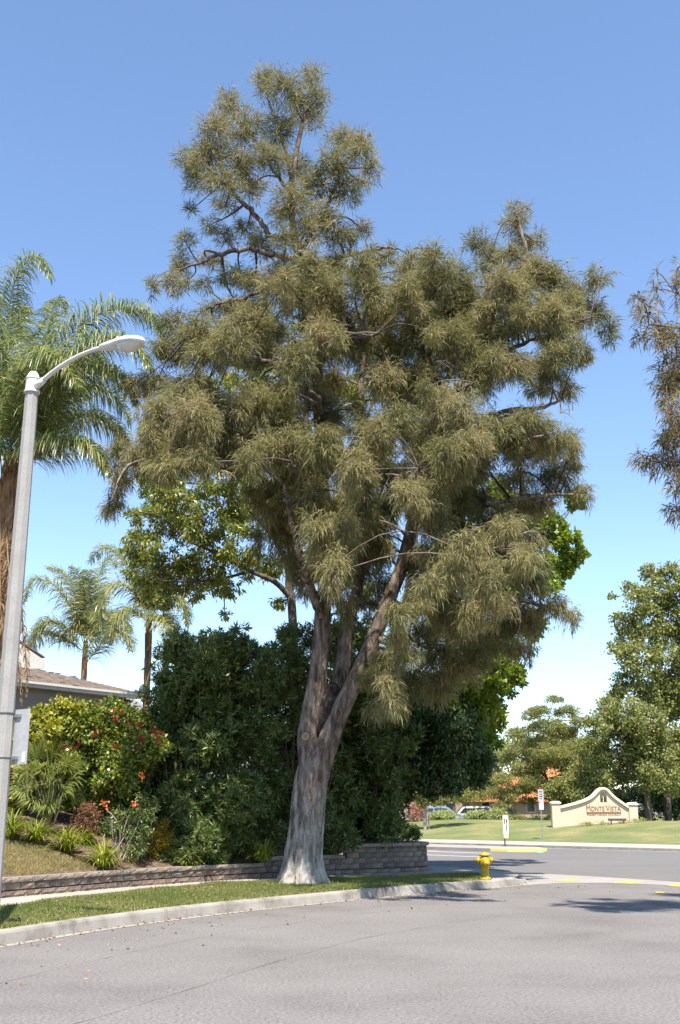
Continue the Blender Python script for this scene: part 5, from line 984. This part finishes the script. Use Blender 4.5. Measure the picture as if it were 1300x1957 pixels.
# keep right sign on the median
kb = G(965.5, 1617.5, .16); km = MPP(965, 1590, kb[1]); kr = empty('keep_right_sign', kb, 'white keep-right arrow sign on the median behind the yellow nose', 'sign')
MB().tube([kb, kb + (0, 0, 46 * km)], .04, 8).build('post', M['steel'], kr); ksb = kb + np.array((.07, -.06, 0))
kbd = MB().box(ksb + (0, 0, (57 - 17) * km), (10.6 * km, .02, 34 * km)).build('sign_board', M['signwhite'], kr, bevel=.004)
MB().box(ksb + (0, 0, 18.6 * km), (8.6 * km, .02, 7.2 * km)).build('marker_plate', flat('pale yellow plate', (.72, .66, .40)), kr, bevel=.004)
fy = -.072
def kq(u, v): return ksb + np.array((u * km, fy + .06, (57 - v) * km))
MB().add([kq(-3.2, 6), kq(-1.2, 6), kq(-1.4, 15), kq(-2.2, 18.5), kq(-3.0, 15)], [(0, 1, 2, 3, 4)]).build('island_symbol', M['signblack'], kbd)
MB().add([kq(1.9, 4.6), kq(3.8, 12), kq(.4, 12)], [(0, 1, 2)]).build('arrow_head', M['signblack'], kbd)
arx = [(2.1, 12, .8), (2.2, 15, .75), (1.9, 19, .75), (1.2, 23, .8), (.6, 26, .85), (.5, 30, .85)]
MB().add([kq(a_ - w_, v_) for a_, v_, w_ in arx] + [kq(a_ + w_, v_) for a_, v_, w_ in arx], [(i, i + 1, 7 + i, 6 + i) for i in range(5)]).build('arrow_shaft', M['signblack'], kbd)
# church monument sign
mb0 = Mnd(1139, 1575); mm = MPP(1139, 1545, mb0[1]); mo = empty('monument_sign', mb0, 'cream stucco curved church sign wall with bronze lettering on the far lawn', 'sign')
def MP(x, y, dy=0.0): return mb0 + np.array(((x - 1139) * mm, dy, (1576 - y) * mm))
xs = np.r_[np.linspace(1071, 1148, 24), 1150.3, 1152, 1154, 1156.7, 1159.4, 1161.4, 1163, np.linspace(1165, 1205, 14)]
topc = smooth_path(np.array([(1068, 1545.5, 0), (1085, 1541.5, 0), (1105, 1536.5, 0), (1122, 1531, 0), (1135, 1524.5, 0), (1144, 1516, 0), (1150, 1511, 0), (1157, 1509.3, 0), (1164, 1511.5, 0), (1170, 1518, 0), (1178, 1526, 0), (1188, 1533.5, 0), (1198, 1540.5, 0), (1208, 1547, 0)]), 8)
def top_y(x): return float(np.interp(x, topc[:, 0], topc[:, 1]))
def arch_y(x): return 1523 - 6.4 * math.sqrt(max(0, 1 - ((x - 1156.7) / 6.5) ** 2))
wb = MB(); TH = .42
for i in range(len(xs) - 1):
    a_, c_ = xs[i], xs[i + 1]; spans = [((1582, 1582), (top_y(a_), top_y(c_)))]
    if a_ >= 1150.2 and c_ <= 1163.1: spans = [((1582, 1582), (1536, 1536)), ((arch_y(a_), arch_y(c_)), (top_y(a_), top_y(c_)))]
    for (l0, l1), (u0, u1) in spans:
        wb.add([MP(a_, l0), MP(c_, l1), MP(c_, u1), MP(a_, u0), MP(a_, l0, TH), MP(c_, l1, TH), MP(c_, u1, TH), MP(a_, u0, TH)], [(0, 1, 2, 3), (7, 6, 5, 4), (3, 2, 6, 7), (0, 4, 5, 1)])
for x in (1150.3, 1163): wb.add([MP(x, 1536), MP(x, arch_y(x)), MP(x, arch_y(x), TH), MP(x, 1536, TH)], [(0, 1, 2, 3)])
wb.build('sign_wall', M['signstucco'], mo)
for x0_, x1_ in ((1056.5, 1072.5), (1203.5, 1220)):
    w_ = (x1_ - x0_) * mm; ty = 1539 if x0_ < 1100 else 1541.5; cx = (x0_ + x1_) / 2; c = MP(cx, 0, .21); zt = MP(cx, ty)[2]
    MB().box((c[0], c[1], (mb0[2] - .25 + zt) / 2), (w_, .66, zt - mb0[2] + .25)).build('pillar', M['signstucco'], mo)
    MB().box((c[0], c[1], zt + .05), (w_ + .14, .82, .11)).build('pillar_cap', M['signtrim'], mo, bevel=.03); MB().box((c[0], c[1], zt + .15), (w_ + .12, .80, .10), 0, .62).build('pillar_crown', M['signtrim'], mo)
cp_ = [np.array(MP(x, top_y(x) + .5, TH / 2)) for x in np.linspace(1072.6, 1203.4, 70)]; n = len(cp_); cop = MB()
tg = nrm(np.gradient(np.array(cp_), axis=0)); nu = np.stack([-tg[:, 2], np.zeros(n), tg[:, 0]], 1)
V = [cp_[i] + nu[i] * b_ + np.array((0, a_, 0)) for i in range(n) for a_, b_ in ((-.36, -.10), (-.36, .07), (.36, .07), (.36, -.10))]
cop.add(V, [(i * 4 + k, i * 4 + (k + 1) % 4, (i + 1) * 4 + (k + 1) % 4, (i + 1) * 4 + k) for i in range(n - 1) for k in range(4)] + [(0, 1, 2, 3), (n * 4 - 1, n * 4 - 2, n * 4 - 3, n * 4 - 4)]); cop.build('coping', M['signtrim'], mo, bevel=.0)
# celtic cross in the arch
cr = MB(); cc_ = np.array(MP(1156.9, 1521.5, .12)); rg = [cc_ + np.array((math.cos(a_) * 3.9 * mm, 0, math.sin(a_) * 3.9 * mm)) for a_ in np.linspace(0, 2 * math.pi, 25)]
cr.tube(rg, .032, 6, False); cr.box(cc_ + (0, 0, -5.0 * mm), (.055, .05, 18.5 * mm)); cr.box(cc_, (8.5 * mm, .05, .055)); cr.build('celtic_cross', M['signtrim'], mo)
MB().box(np.array(MP(1157.2, 1539, -.01)), (.05, .03, 6 * mm)).build('cross_stem', M['signtrim'], mo)
def text(s, x, y, hpx, name, mat, parent, squeeze=1.0, ext=.012):
    cu = bpy.data.curves.new(name, 'FONT'); cu.body = s; cu.size = 1.0; cu.extrude = .02; cu.offset = 0.0; o = bpy.data.objects.new(name, cu); COL.objects.link(o); bpy.context.view_layer.update()
    dg = bpy.context.evaluated_depsgraph_get(); me = bpy.data.meshes.new_from_object(o.evaluated_get(dg)); bpy.data.objects.remove(o)
    co = np.empty(len(me.vertices) * 3); me.vertices.foreach_get('co', co); co = co.reshape(-1, 3); h = co[:, 1].max(); sc = hpx * mm / max(h, .1); p0 = MP(x, y, -.018) - wloc(parent)
    co2 = np.stack([p0[0] + (co[:, 0] - co[:, 0].min()) * sc * squeeze, p0[1] - co[:, 2] * sc * .4, p0[2] + co[:, 1] * sc], 1); me.vertices.foreach_set('co', co2.ravel().astype(np.float32)); me.update()
    me.materials.clear(); me.materials.append(mat); ob = link(name, me, parent); return (co[:, 0].max() - co[:, 0].min()) * sc * squeeze / mm
x = 1122.5
for s_, hp_, gap, sq_ in (('M', 11.0, .9, .74), ('ONTE', 8.6, 2.6, .80), ('V', 11.0, .4, .80), ('ISTA', 8.6, 0, .86)): x += text(s_, x, 1552.3, hp_, 'lettering', M['bronze'], mo, sq_) + gap
XEND = x
MB().box(np.array(MP((1122.5 + XEND) / 2, 1554.6, -.02)), ((XEND - 1122.5) * mm, .04, .05)).build('rule_line', M['bronze'], mo)
xx_ = 1123; wtot = XEND - 1124
wP = text('PRESBYTERIAN CHURCH', 1123, 1560.6, 3.9, 'lettering', M['bronze'], mo, 1.0)
o = [q for q in mo.children if q.name.startswith('lettering')][-1]; co = np.empty(len(o.data.vertices) * 3, np.float32); o.data.vertices.foreach_get('co', co); co = co.reshape(-1, 3); x0_ = co[:, 0].min(); co[:, 0] = x0_ + (co[:, 0] - x0_) * wtot / wP; o.data.vertices.foreach_set('co', co.ravel()); o.data.update()
# low dark light bar in front of the monument
lbp = np.array(MP(1172.5, 1577, -1.2)); lbp[2] = float(mound_z(lbp)); gl_ = empty('ground_light', lbp, 'low dark light bar on short feet in front of the cream church sign', 'light fixture')
MB().box(lbp + (0, 0, .30), (34 * mm, .16, .17)).build('housing', M['steel'], gl_, bevel=.02); MB().box(lbp + (0, .0, .40), (32 * mm, .12, .03)).build('lens_strip', M['signgrey'], gl_)
for dx in (-.45, .45): MB().box(lbp + (dx, 0, .08), (.08, .1, .3)).build('foot', M['steel'], gl_)
for i, x in enumerate((1110, 1122, 1143, 1150, 1205, 1212, 1225, 1186)):
    p = np.array(MP(x, 1577, -.7 - .3 * (i % 2))); p[2] = float(mound_z(p)); rt = empty('bedding_plant', p, 'tiny flowering bedding plant at the foot of the church sign', 'plant', 'bedding plants at the church sign'); foliage('foliage', M['yellowshrub'] if i % 3 == 1 else M['bgbush'], rt, [(p + np.array((0, 0, .12)), np.array((.3, .25, .18)))], 160, .09, .05)
# shrubs on the far side
def far_shrub(name, lab, x, y, rx, ry, mat, n, ln, wd, dep=None, group=None, cat='bush'):
    b = Mnd(x, y) if dep is None else np.array((*P(x, y, dep)[:2], float(mound_z(P(x, y, dep))))); m = MPP(x, y, b[1])
    cl = [(b + np.array((dx * rx * m, dy * rx * m, (.45 + dz) * ry * m)), np.array((rx * .62, rx * .62, ry * .52)) * m) for dx, dy, dz in ((0, 0, .15), (-.5, 0, 0), (.5, 0, 0), (0, -.4, 0), (.2, .4, .1), (-.3, -.3, .2), (.35, -.2, .25))]
    return shrub(name, lab, b, cl, mat, n, ln, wd, group, stems=2, cat=cat, sub=22, jit=.22, shell=.6)
far_shrub('round_bush', 'pale clipped bush in front of the blue van', 846, 1567, 24, 13, M['bgbush'], 3400, .16, .09, 98)
far_shrub('round_bush', 'pale clipped bush in front of the white car', 913, 1567, 23, 13, M['bgbush'], 3400, .16, .09, 98)
far_shrub('round_bush', 'taller rounded yellow-green bush between white car and keep-right sign', 952, 1566, 18, 19, M['bgbush'], 3000, .15, .09, 98)
far_shrub('round_bush', 'dark green bush behind the keep-right sign', 990, 1565, 18, 15, M['bgplane'], 2800, .15, .09, 99)
far_shrub('round_bush', 'dark green bush beside the parking sign post', 1022, 1566, 18, 17, M['bgdark'], 2600, .15, .09, 99)
far_shrub('round_bush', 'dark bush against the left pillar of the church sign', 1048, 1569, 12, 18, M['bgdark'], 2000, .15, .09, 98)
far_shrub('round_bush', 'dark green bush beside the right pillar of the church sign', 1232, 1566, 14, 30, M['bgplane'], 2400, .16, .1, 97)
far_shrub('pink_oleander', 'pink-flowering bush left of the blue van', 796, 1566, 20, 38, M['pinkflower'], 3400, .13, .09, 97)
far_shrub('grey_twiggy_bush', 'greyish twiggy bush behind the rounded bushes below the orange roof', 960, 1550, 26, 36, leaf_mat('greyish leaves', [(.16, .14, .11), (.26, .23, .19), (.20, .22, .11)], .25, .6), 3000, .14, .06, 106)
# staked young tree
yb = Mnd(813, 1585); ym = MPP(813, 1560, yb[1])
def yp(dx, dz, dy=0.0): return yb + np.array((dx * ym, dy, dz * ym))
yt = tree('young_tree', 'young staked tree with pale trunk on the far lawn', yb, [([yp(0, -3), yp(0, 20), yp(1, 40), yp(2, 55), yp(6, 70)], [.17, .14, .12, .09, .04]), ([yp(1, 42), yp(20, 55), yp(45, 60)], [.06, .05, .02]), ([yp(1, 45), yp(-14, 58)], [.05, .02])],
     [(yp(dx, dz, dy), np.array((r, r, r * .75)) * ym) for dx, dz, r, dy in ((-12, 62, 17, 0), (10, 66, 20, -.5), (34, 60, 19, .2), (58, 60, 18, -.3), (82, 62, 16, 0), (20, 54, 14, -.6), (-4, 50, 12, 0), (48, 74, 18, .8), (-14, 78, 16, .5), (76, 76, 16, .6))], M['bgelm'], 9000, .17, .09, M['twig_pale'], sub=18, jit=.22)
MB().tube([yb + (.30, -.2, -.1), yb + (.26, -.2, 24 * ym)], .05, 6).build('stake', M['twig_pale'], yt)
# larger far trees
def far_tree(name, lab, x, yb_, Y, trunk, cl, mat, n, ln, wd, bark='bark_grey', sq=.85, spread=1.8, group=None, **kw):
    base = P(x, yb_, Y); base[2] = float(mound_z(base)); L = []
    for k_, t in enumerate(trunk):
        pts, rad = lp(t, Y)
        if k_ == 0: pts[0] = np.array((pts[0][0], Y, base[2] - .2))
        L.append((pts, rad))
    return tree(name, lab, base, L, pxc(cl, Y, spread, sq), M[mat], n, ln, wd, M[bark], group, r0=.09, rad=.022, **kw)
far_tree('elm_tree', 'spreading feathery yellow-green tree left of the church sign', 1054, 1565, 104, [[(1055, 1565, 4.5), (1054, 1530, 4), (1052, 1505, 3.6), (1046, 1490, 3), (1030, 1440, 2), (1050, 1370, 1)], [(1052, 1500, 3), (1030, 1502, 2.4), (1000, 1503, 2), (960, 1500, 1)], [(1048, 1490, 3), (1075, 1480, 2), (1105, 1470, 1)], [(1040, 1480, 2.5), (1010, 1455, 2), (975, 1440, 1)]],
     [(1060, 1338, 16), (1030, 1360, 22), (1012, 1368, 18), (1085, 1362, 24), (1045, 1390, 34), (1110, 1380, 20), (992, 1400, 22), (1000, 1435, 34), (1060, 1435, 38), (1110, 1425, 30), (965, 1448, 24), (1010, 1478, 28), (1092, 1472, 30), (965, 1488, 20), (1125, 1460, 22), (940, 1470, 16), (1080, 1400, 30), (1135, 1420, 20), (1030, 1420, 30), (985, 1510, 26), (1075, 1500, 28), (1020, 1495, 26), (950, 1515, 22), (1040, 1468, 30), (1095, 1510, 22), (930, 1500, 22), (1010, 1530, 16), (970, 1525, 18), (1045, 1515, 20), (1000, 1505, 22), (1030, 1450, 26), (960, 1540, 14), (1070, 1455, 26)], 'bgelm', 44000, .26, .085, sq=.42, sub=26, jit=.2, droop=.05, k=7)
far_tree('plane_tree', 'tall broadleaf tree rising above the others behind the church sign', 1275, 1560, 100, [[(1276, 1565, 7), (1274, 1500, 6.4), (1270, 1400, 5.5), (1262, 1280, 4), (1255, 1180, 2.5), (1250, 1110, 1)], [(1270, 1400, 4), (1230, 1320, 2.6), (1195, 1230, 1.2)], [(1265, 1330, 4), (1300, 1230, 2.6), (1310, 1140, 1.2)]],
     [(1212, 1128, 20), (1245, 1098, 22), (1285, 1095, 24), (1225, 1150, 30), (1190, 1185, 20), (1170, 1140, 7), (1235, 1195, 42), (1290, 1180, 46), (1185, 1240, 20), (1222, 1255, 40), (1280, 1262, 48), (1200, 1310, 32), (1250, 1335, 44), (1300, 1345, 44), (1335, 1200, 56), (1340, 1300, 56), (1260, 1130, 30), (1205, 1215, 26), (1320, 1120, 34), (1380, 1250, 60), (1370, 1380, 60), (1290, 1420, 44)], 'bgplane', 40000, .30, .22, sub=34, jit=.17, k=8)
far_tree('plane_tree', 'broad grey-green tree directly behind the right half of the church sign', 1236, 1565, 95, [[(1240, 1567, 6.5), (1238, 1530, 6), (1236, 1490, 5), (1225, 1430, 3.5), (1205, 1380, 2)], [(1237, 1500, 4), (1180, 1440, 2.4), (1130, 1420, 1.1)], [(1236, 1490, 4), (1280, 1430, 2.4)], [(1222, 1430, 2.5), (1180, 1390, 1.8), (1150, 1362, 1)]],
     [(1160, 1355, 26), (1140, 1388, 24), (1200, 1365, 40), (1180, 1425, 44), (1240, 1425, 46), (1290, 1420, 40), (1145, 1445, 32), (1200, 1480, 40), (1260, 1478, 42), (1300, 1488, 38), (1150, 1492, 28), (1235, 1380, 36), (1175, 1330, 16), (1320, 1440, 40), (1122, 1420, 18)], 'bgplane', 34000, .26, .17, sub=32, jit=.18, k=8)
far_tree('garden_tree', 'yellow-green bushy tree behind the left end of the church sign', 1100, 1560, 99, [[(1100, 1562, 4), (1100, 1530, 3.5), (1102, 1490, 2)]], [(1080, 1512, 30), (1108, 1492, 30), (1122, 1528, 26), (1090, 1540, 24), (1130, 1500, 24), (1150, 1530, 24), (1070, 1535, 18), (1100, 1470, 22)], 'bgelm', 15000, .24, .16, sub=26, jit=.2)
far_tree('hedge_tree', 'dark dense tree behind the right pillar and the plane trunks', 1290, 1560, 108, [[(1290, 1562, 4), (1288, 1520, 3), (1285, 1480, 2)]], [(1250, 1535, 34), (1290, 1530, 34), (1215, 1530, 30), (1180, 1535, 26), (1320, 1535, 34), (1270, 1490, 30)], 'bgdark', 12000, .28, .18, sub=26, jit=.2)
far_tree('pepper_tree', 'leafy tree over the parked cars, seen under the dark overhanging branches', 870, 1560, 116, [[(868, 1562, 3.5), (868, 1530, 3), (872, 1490, 2)], [(868, 1525, 2), (900, 1500, 1.2)]], [(850, 1500, 34), (890, 1490, 34), (920, 1510, 26), (830, 1515, 26), (870, 1460, 36), (930, 1480, 26), (900, 1450, 30), (800, 1490, 34), (880, 1522, 16), (840, 1450, 30)], 'bgplane', 16000, .26, .14, sub=26, jit=.2)
far_tree('backdrop_tree', 'large soft green tree behind the orange-roofed building', 1010, 1555, 150, [[(1010, 1556, 4), (1008, 1500, 3), (1006, 1440, 2)]], [(1000, 1440, 50), (1050, 1450, 50), (960, 1470, 40), (1090, 1440, 50), (1130, 1470, 44), (930, 1500, 30), (1060, 1410, 34)], 'bgelm', 14000, .38, .24, sub=30, jit=.2)
far_tree('backdrop_tree', 'dark green tree mass far behind the parked cars', 820, 1555, 150, [[(820, 1556, 4), (822, 1500, 3), (822, 1450, 2)]], [(780, 1480, 50), (830, 1470, 50), (880, 1480, 44), (920, 1500, 36), (750, 1500, 50), (800, 1530, 30), (860, 1530, 26)], 'bgdark', 14000, .38, .24, sub=30, jit=.2)
# church hall with terracotta roof
Yb = 128.0; w0, w1 = P(905, 1560, Yb), P(1085, 1560, Yb); zb = float(mound_z(w0)) - .2; ze = P(960, 1528, Yb)[2]; zr = P(960, 1484, Yb + 6)[2]; ch = empty('church_hall', ((w0[0] + w1[0]) / 2, Yb + 6, zb), 'tan building with terracotta tile roof behind the feathery tree', 'building')
MB().box(((w0[0] + w1[0]) / 2, Yb + 6, (zb + ze) / 2), (w1[0] - w0[0], 11, ze - zb)).build('wall', M['wallpink'], ch)
rt = MB(); xa, xb = w0[0] - .6, w1[0] + .6; rt.add([(xa, Yb - .2, ze), (xb, Yb - .2, ze), (xb, Yb + 6, zr), (xa, Yb + 6, zr), (xb, Yb + 12.2, ze), (xa, Yb + 12.2, ze), (xa, Yb - .2, ze - .25), (xb, Yb - .2, ze - .25)], [(0, 1, 2, 3), (3, 2, 4, 5), (6, 7, 1, 0), (0, 3, 5), (1, 4, 2)]); rfo = rt.build('roof', M['terracotta'], ch)
tl, k_ = [], 0
for x in np.arange(xa + .15, xb, .32): tl.append((np.array([(x, Yb - .22, ze + .03), (x, Yb + 6, zr + .03)]), np.array((.10, .10))))
V, Fq = tubes(tl, 6); tag(nobj('tile_rows', V, Fq, M['terracotta'], rfo), kind='stuff')
for x in np.linspace(w0[0] + 1.5, w1[0] - 1.5, 4):
    wv = MB().box((x, Yb + .5 - .03, zb + 1.9), (1.0, .08, 1.2)).build('window', M['trim'], ch); MB().box((x, Yb + .5 - .075, zb + 1.9), (.86, .02, 1.06)).build('pane', M['carglass'], wv)
tw0, tw1 = P(1010, 1490, 136), P(1085, 1490, 136); t_e, t_r = P(1040, 1490, 136)[2], P(1040, 1448, 139)[2]
th_ = empty('church_tower', ((tw0[0] + tw1[0]) / 2, 139, zb), 'taller tan block with its own terracotta roof behind the church hall', 'building')
MB().box(((tw0[0] + tw1[0]) / 2, 139, (zb + t_e) / 2), (tw1[0] - tw0[0], 6, t_e - zb)).build('wall', M['wallpink'], th_)
xa, xb = tw0[0] - .5, tw1[0] + .5; MB().add([(xa, 135.4, t_e), (xb, 135.4, t_e), (xb - 1.6, 139, t_r), (xa + 1.6, 139, t_r), (xb, 142.6, t_e), (xa, 142.6, t_e)], [(0, 1, 2, 3), (3, 2, 4, 5), (0, 3, 5), (1, 4, 2), (0, 5, 4, 1)]).build('roof', M['terracotta'], th_)
lw0, lw1 = P(780, 1540, 132), P(905, 1540, 132); zw = P(850, 1524, 132)[2]
lh = empty('low_building', ((lw0[0] + lw1[0]) / 2, 134, zb), 'low tan stucco wing behind the parked cars', 'building'); MB().box(((lw0[0] + lw1[0]) / 2, 134, (zb + zw) / 2), (lw1[0] - lw0[0] - .1, 4, zw - zb)).build('wall', M['wallpink'], lh); MB().box(((lw0[0] + lw1[0]) / 2, 134, zw + .12), (lw1[0] - lw0[0] + .3, 4.6, .24)).build('roof', M['terracotta'], lh)
for x in (lw0[0] + 2, lw0[0] + 5): wv = MB().box((x, 131.97, zb + 1.7), (1.2, .08, 1.5)).build('window', M['trim'], lh); MB().box((x, 131.92, zb + 1.7), (1.05, .02, 1.35)).build('pane', M['carglass'], wv)
# parked cars
def car(name, lab, x, Y, prof, belt, glass, W, paint, flip=1, cat='car'):
    b = P(x, 1570, Y); b[2] = float(mound_z(b)); r_ = empty(name, b, lab, cat)
    def Q(u, w, z):
        k = 1 - .13 * max(0, (z - belt)) / (max(p[1] for p in prof) - belt + 1e-6); return b + np.array((flip * u, w * k, z))
    n = len(prof); V = [Q(u, -W / 2, z) for u, z in prof] + [Q(u, W / 2, z) for u, z in prof]
    MB().add(V, [tuple(range(n)), tuple(range(2 * n - 1, n - 1, -1))] + [(i, (i + 1) % n, n + (i + 1) % n, n + i) for i in range(n)]).build('body', paint, r_, bevel=.05)
    for poly in glass:
        for sgn in (-1, 1):
            V = [Q(u, sgn * (W / 2 + .006), z) for u, z in poly]; MB().add(V, [tuple(range(len(V)))]).build('window', M['carglass'], r_)
    return r_, Q
def wheels(r_, Q, us, W, R_=.34):
    for u in us:
        for sgn in (-1, 1):
            c = Q(u, sgn * (W / 2 - .08), R_); w_ = MB().lathe(c - np.array((0, .11, 0)), [(R_ * .6, 0), (R_, .02), (R_, .20), (R_ * .6, .22)], 18, (0, 1, 0)).build('wheel', M['rubber'], r_, True); MB().lathe(c + np.array((0, sgn * .115, 0)) - np.array((0, .01, 0)), [(R_ * .6, 0), (R_ * .6, .02)], 12, (0, 1, 0)).build('rim', M['greymetal'], w_)
pv = [(-2.5, .30), (2.35, .30), (2.45, .55), (2.40, .80), (1.55, 1.02), (1.25, 1.10), (.45, 1.66), (.1, 1.74), (-2.1, 1.76), (-2.45, 1.60), (-2.52, 1.0)]
vr, VQ = car('parked_van', 'pale blue minivan parked behind the pale clipped bushes', 846, 109, pv, 1.05, [[(-2.25, 1.10), (-.95, 1.10), (-.95, 1.60), (-2.15, 1.60)], [(-.85, 1.10), (.98, 1.10), (.35, 1.58), (.05, 1.61), (-.85, 1.61)]], 1.85, M['vanpaint'], 1, 'van'); wheels(vr, VQ, (-1.55, 1.55), 1.85)
MB().add([VQ(1.22, -.80, 1.125), VQ(1.22, .80, 1.125), VQ(.50, .72, 1.645), VQ(.50, -.72, 1.645)], [(0, 1, 2, 3)]).build('windscreen', M['carglass'], vr); 
for sgn in (-1, 1): MB().box(VQ(2.36, sgn * .7, .76), (.16, .36, .16)).build('headlight', M['signwhite'], vr)
MB().box(VQ(1.0, -1.02, 1.12), (.12, .2, .14)).build('mirror', M['vanpaint'], vr)
ps = [(-2.3, .35), (2.3, .35), (2.35, .9), (1.3, 1.05), (.75, 1.62), (.5, 1.72), (-1.9, 1.74), (-2.25, 1.55), (-2.35, 1.0)]
sr_, SQ = car('parked_suv', 'white sport utility car parked beyond the blue van', 897, 117, ps, 1.08, [[(-2.05, 1.10), (-.7, 1.10), (-.7, 1.60), (-1.95, 1.60)], [(-.6, 1.10), (1.05, 1.10), (.62, 1.58), (-.6, 1.60)]], 1.85, M['whitecar'], -1); wheels(sr_, SQ, (-1.4, 1.45), 1.85)
MB().add([SQ(1.25, -.8, 1.10), SQ(1.25, .8, 1.10), SQ(.80, .72, 1.60), SQ(.80, -.72, 1.60)], [(0, 1, 2, 3)]).build('windscreen', M['carglass'], sr_)
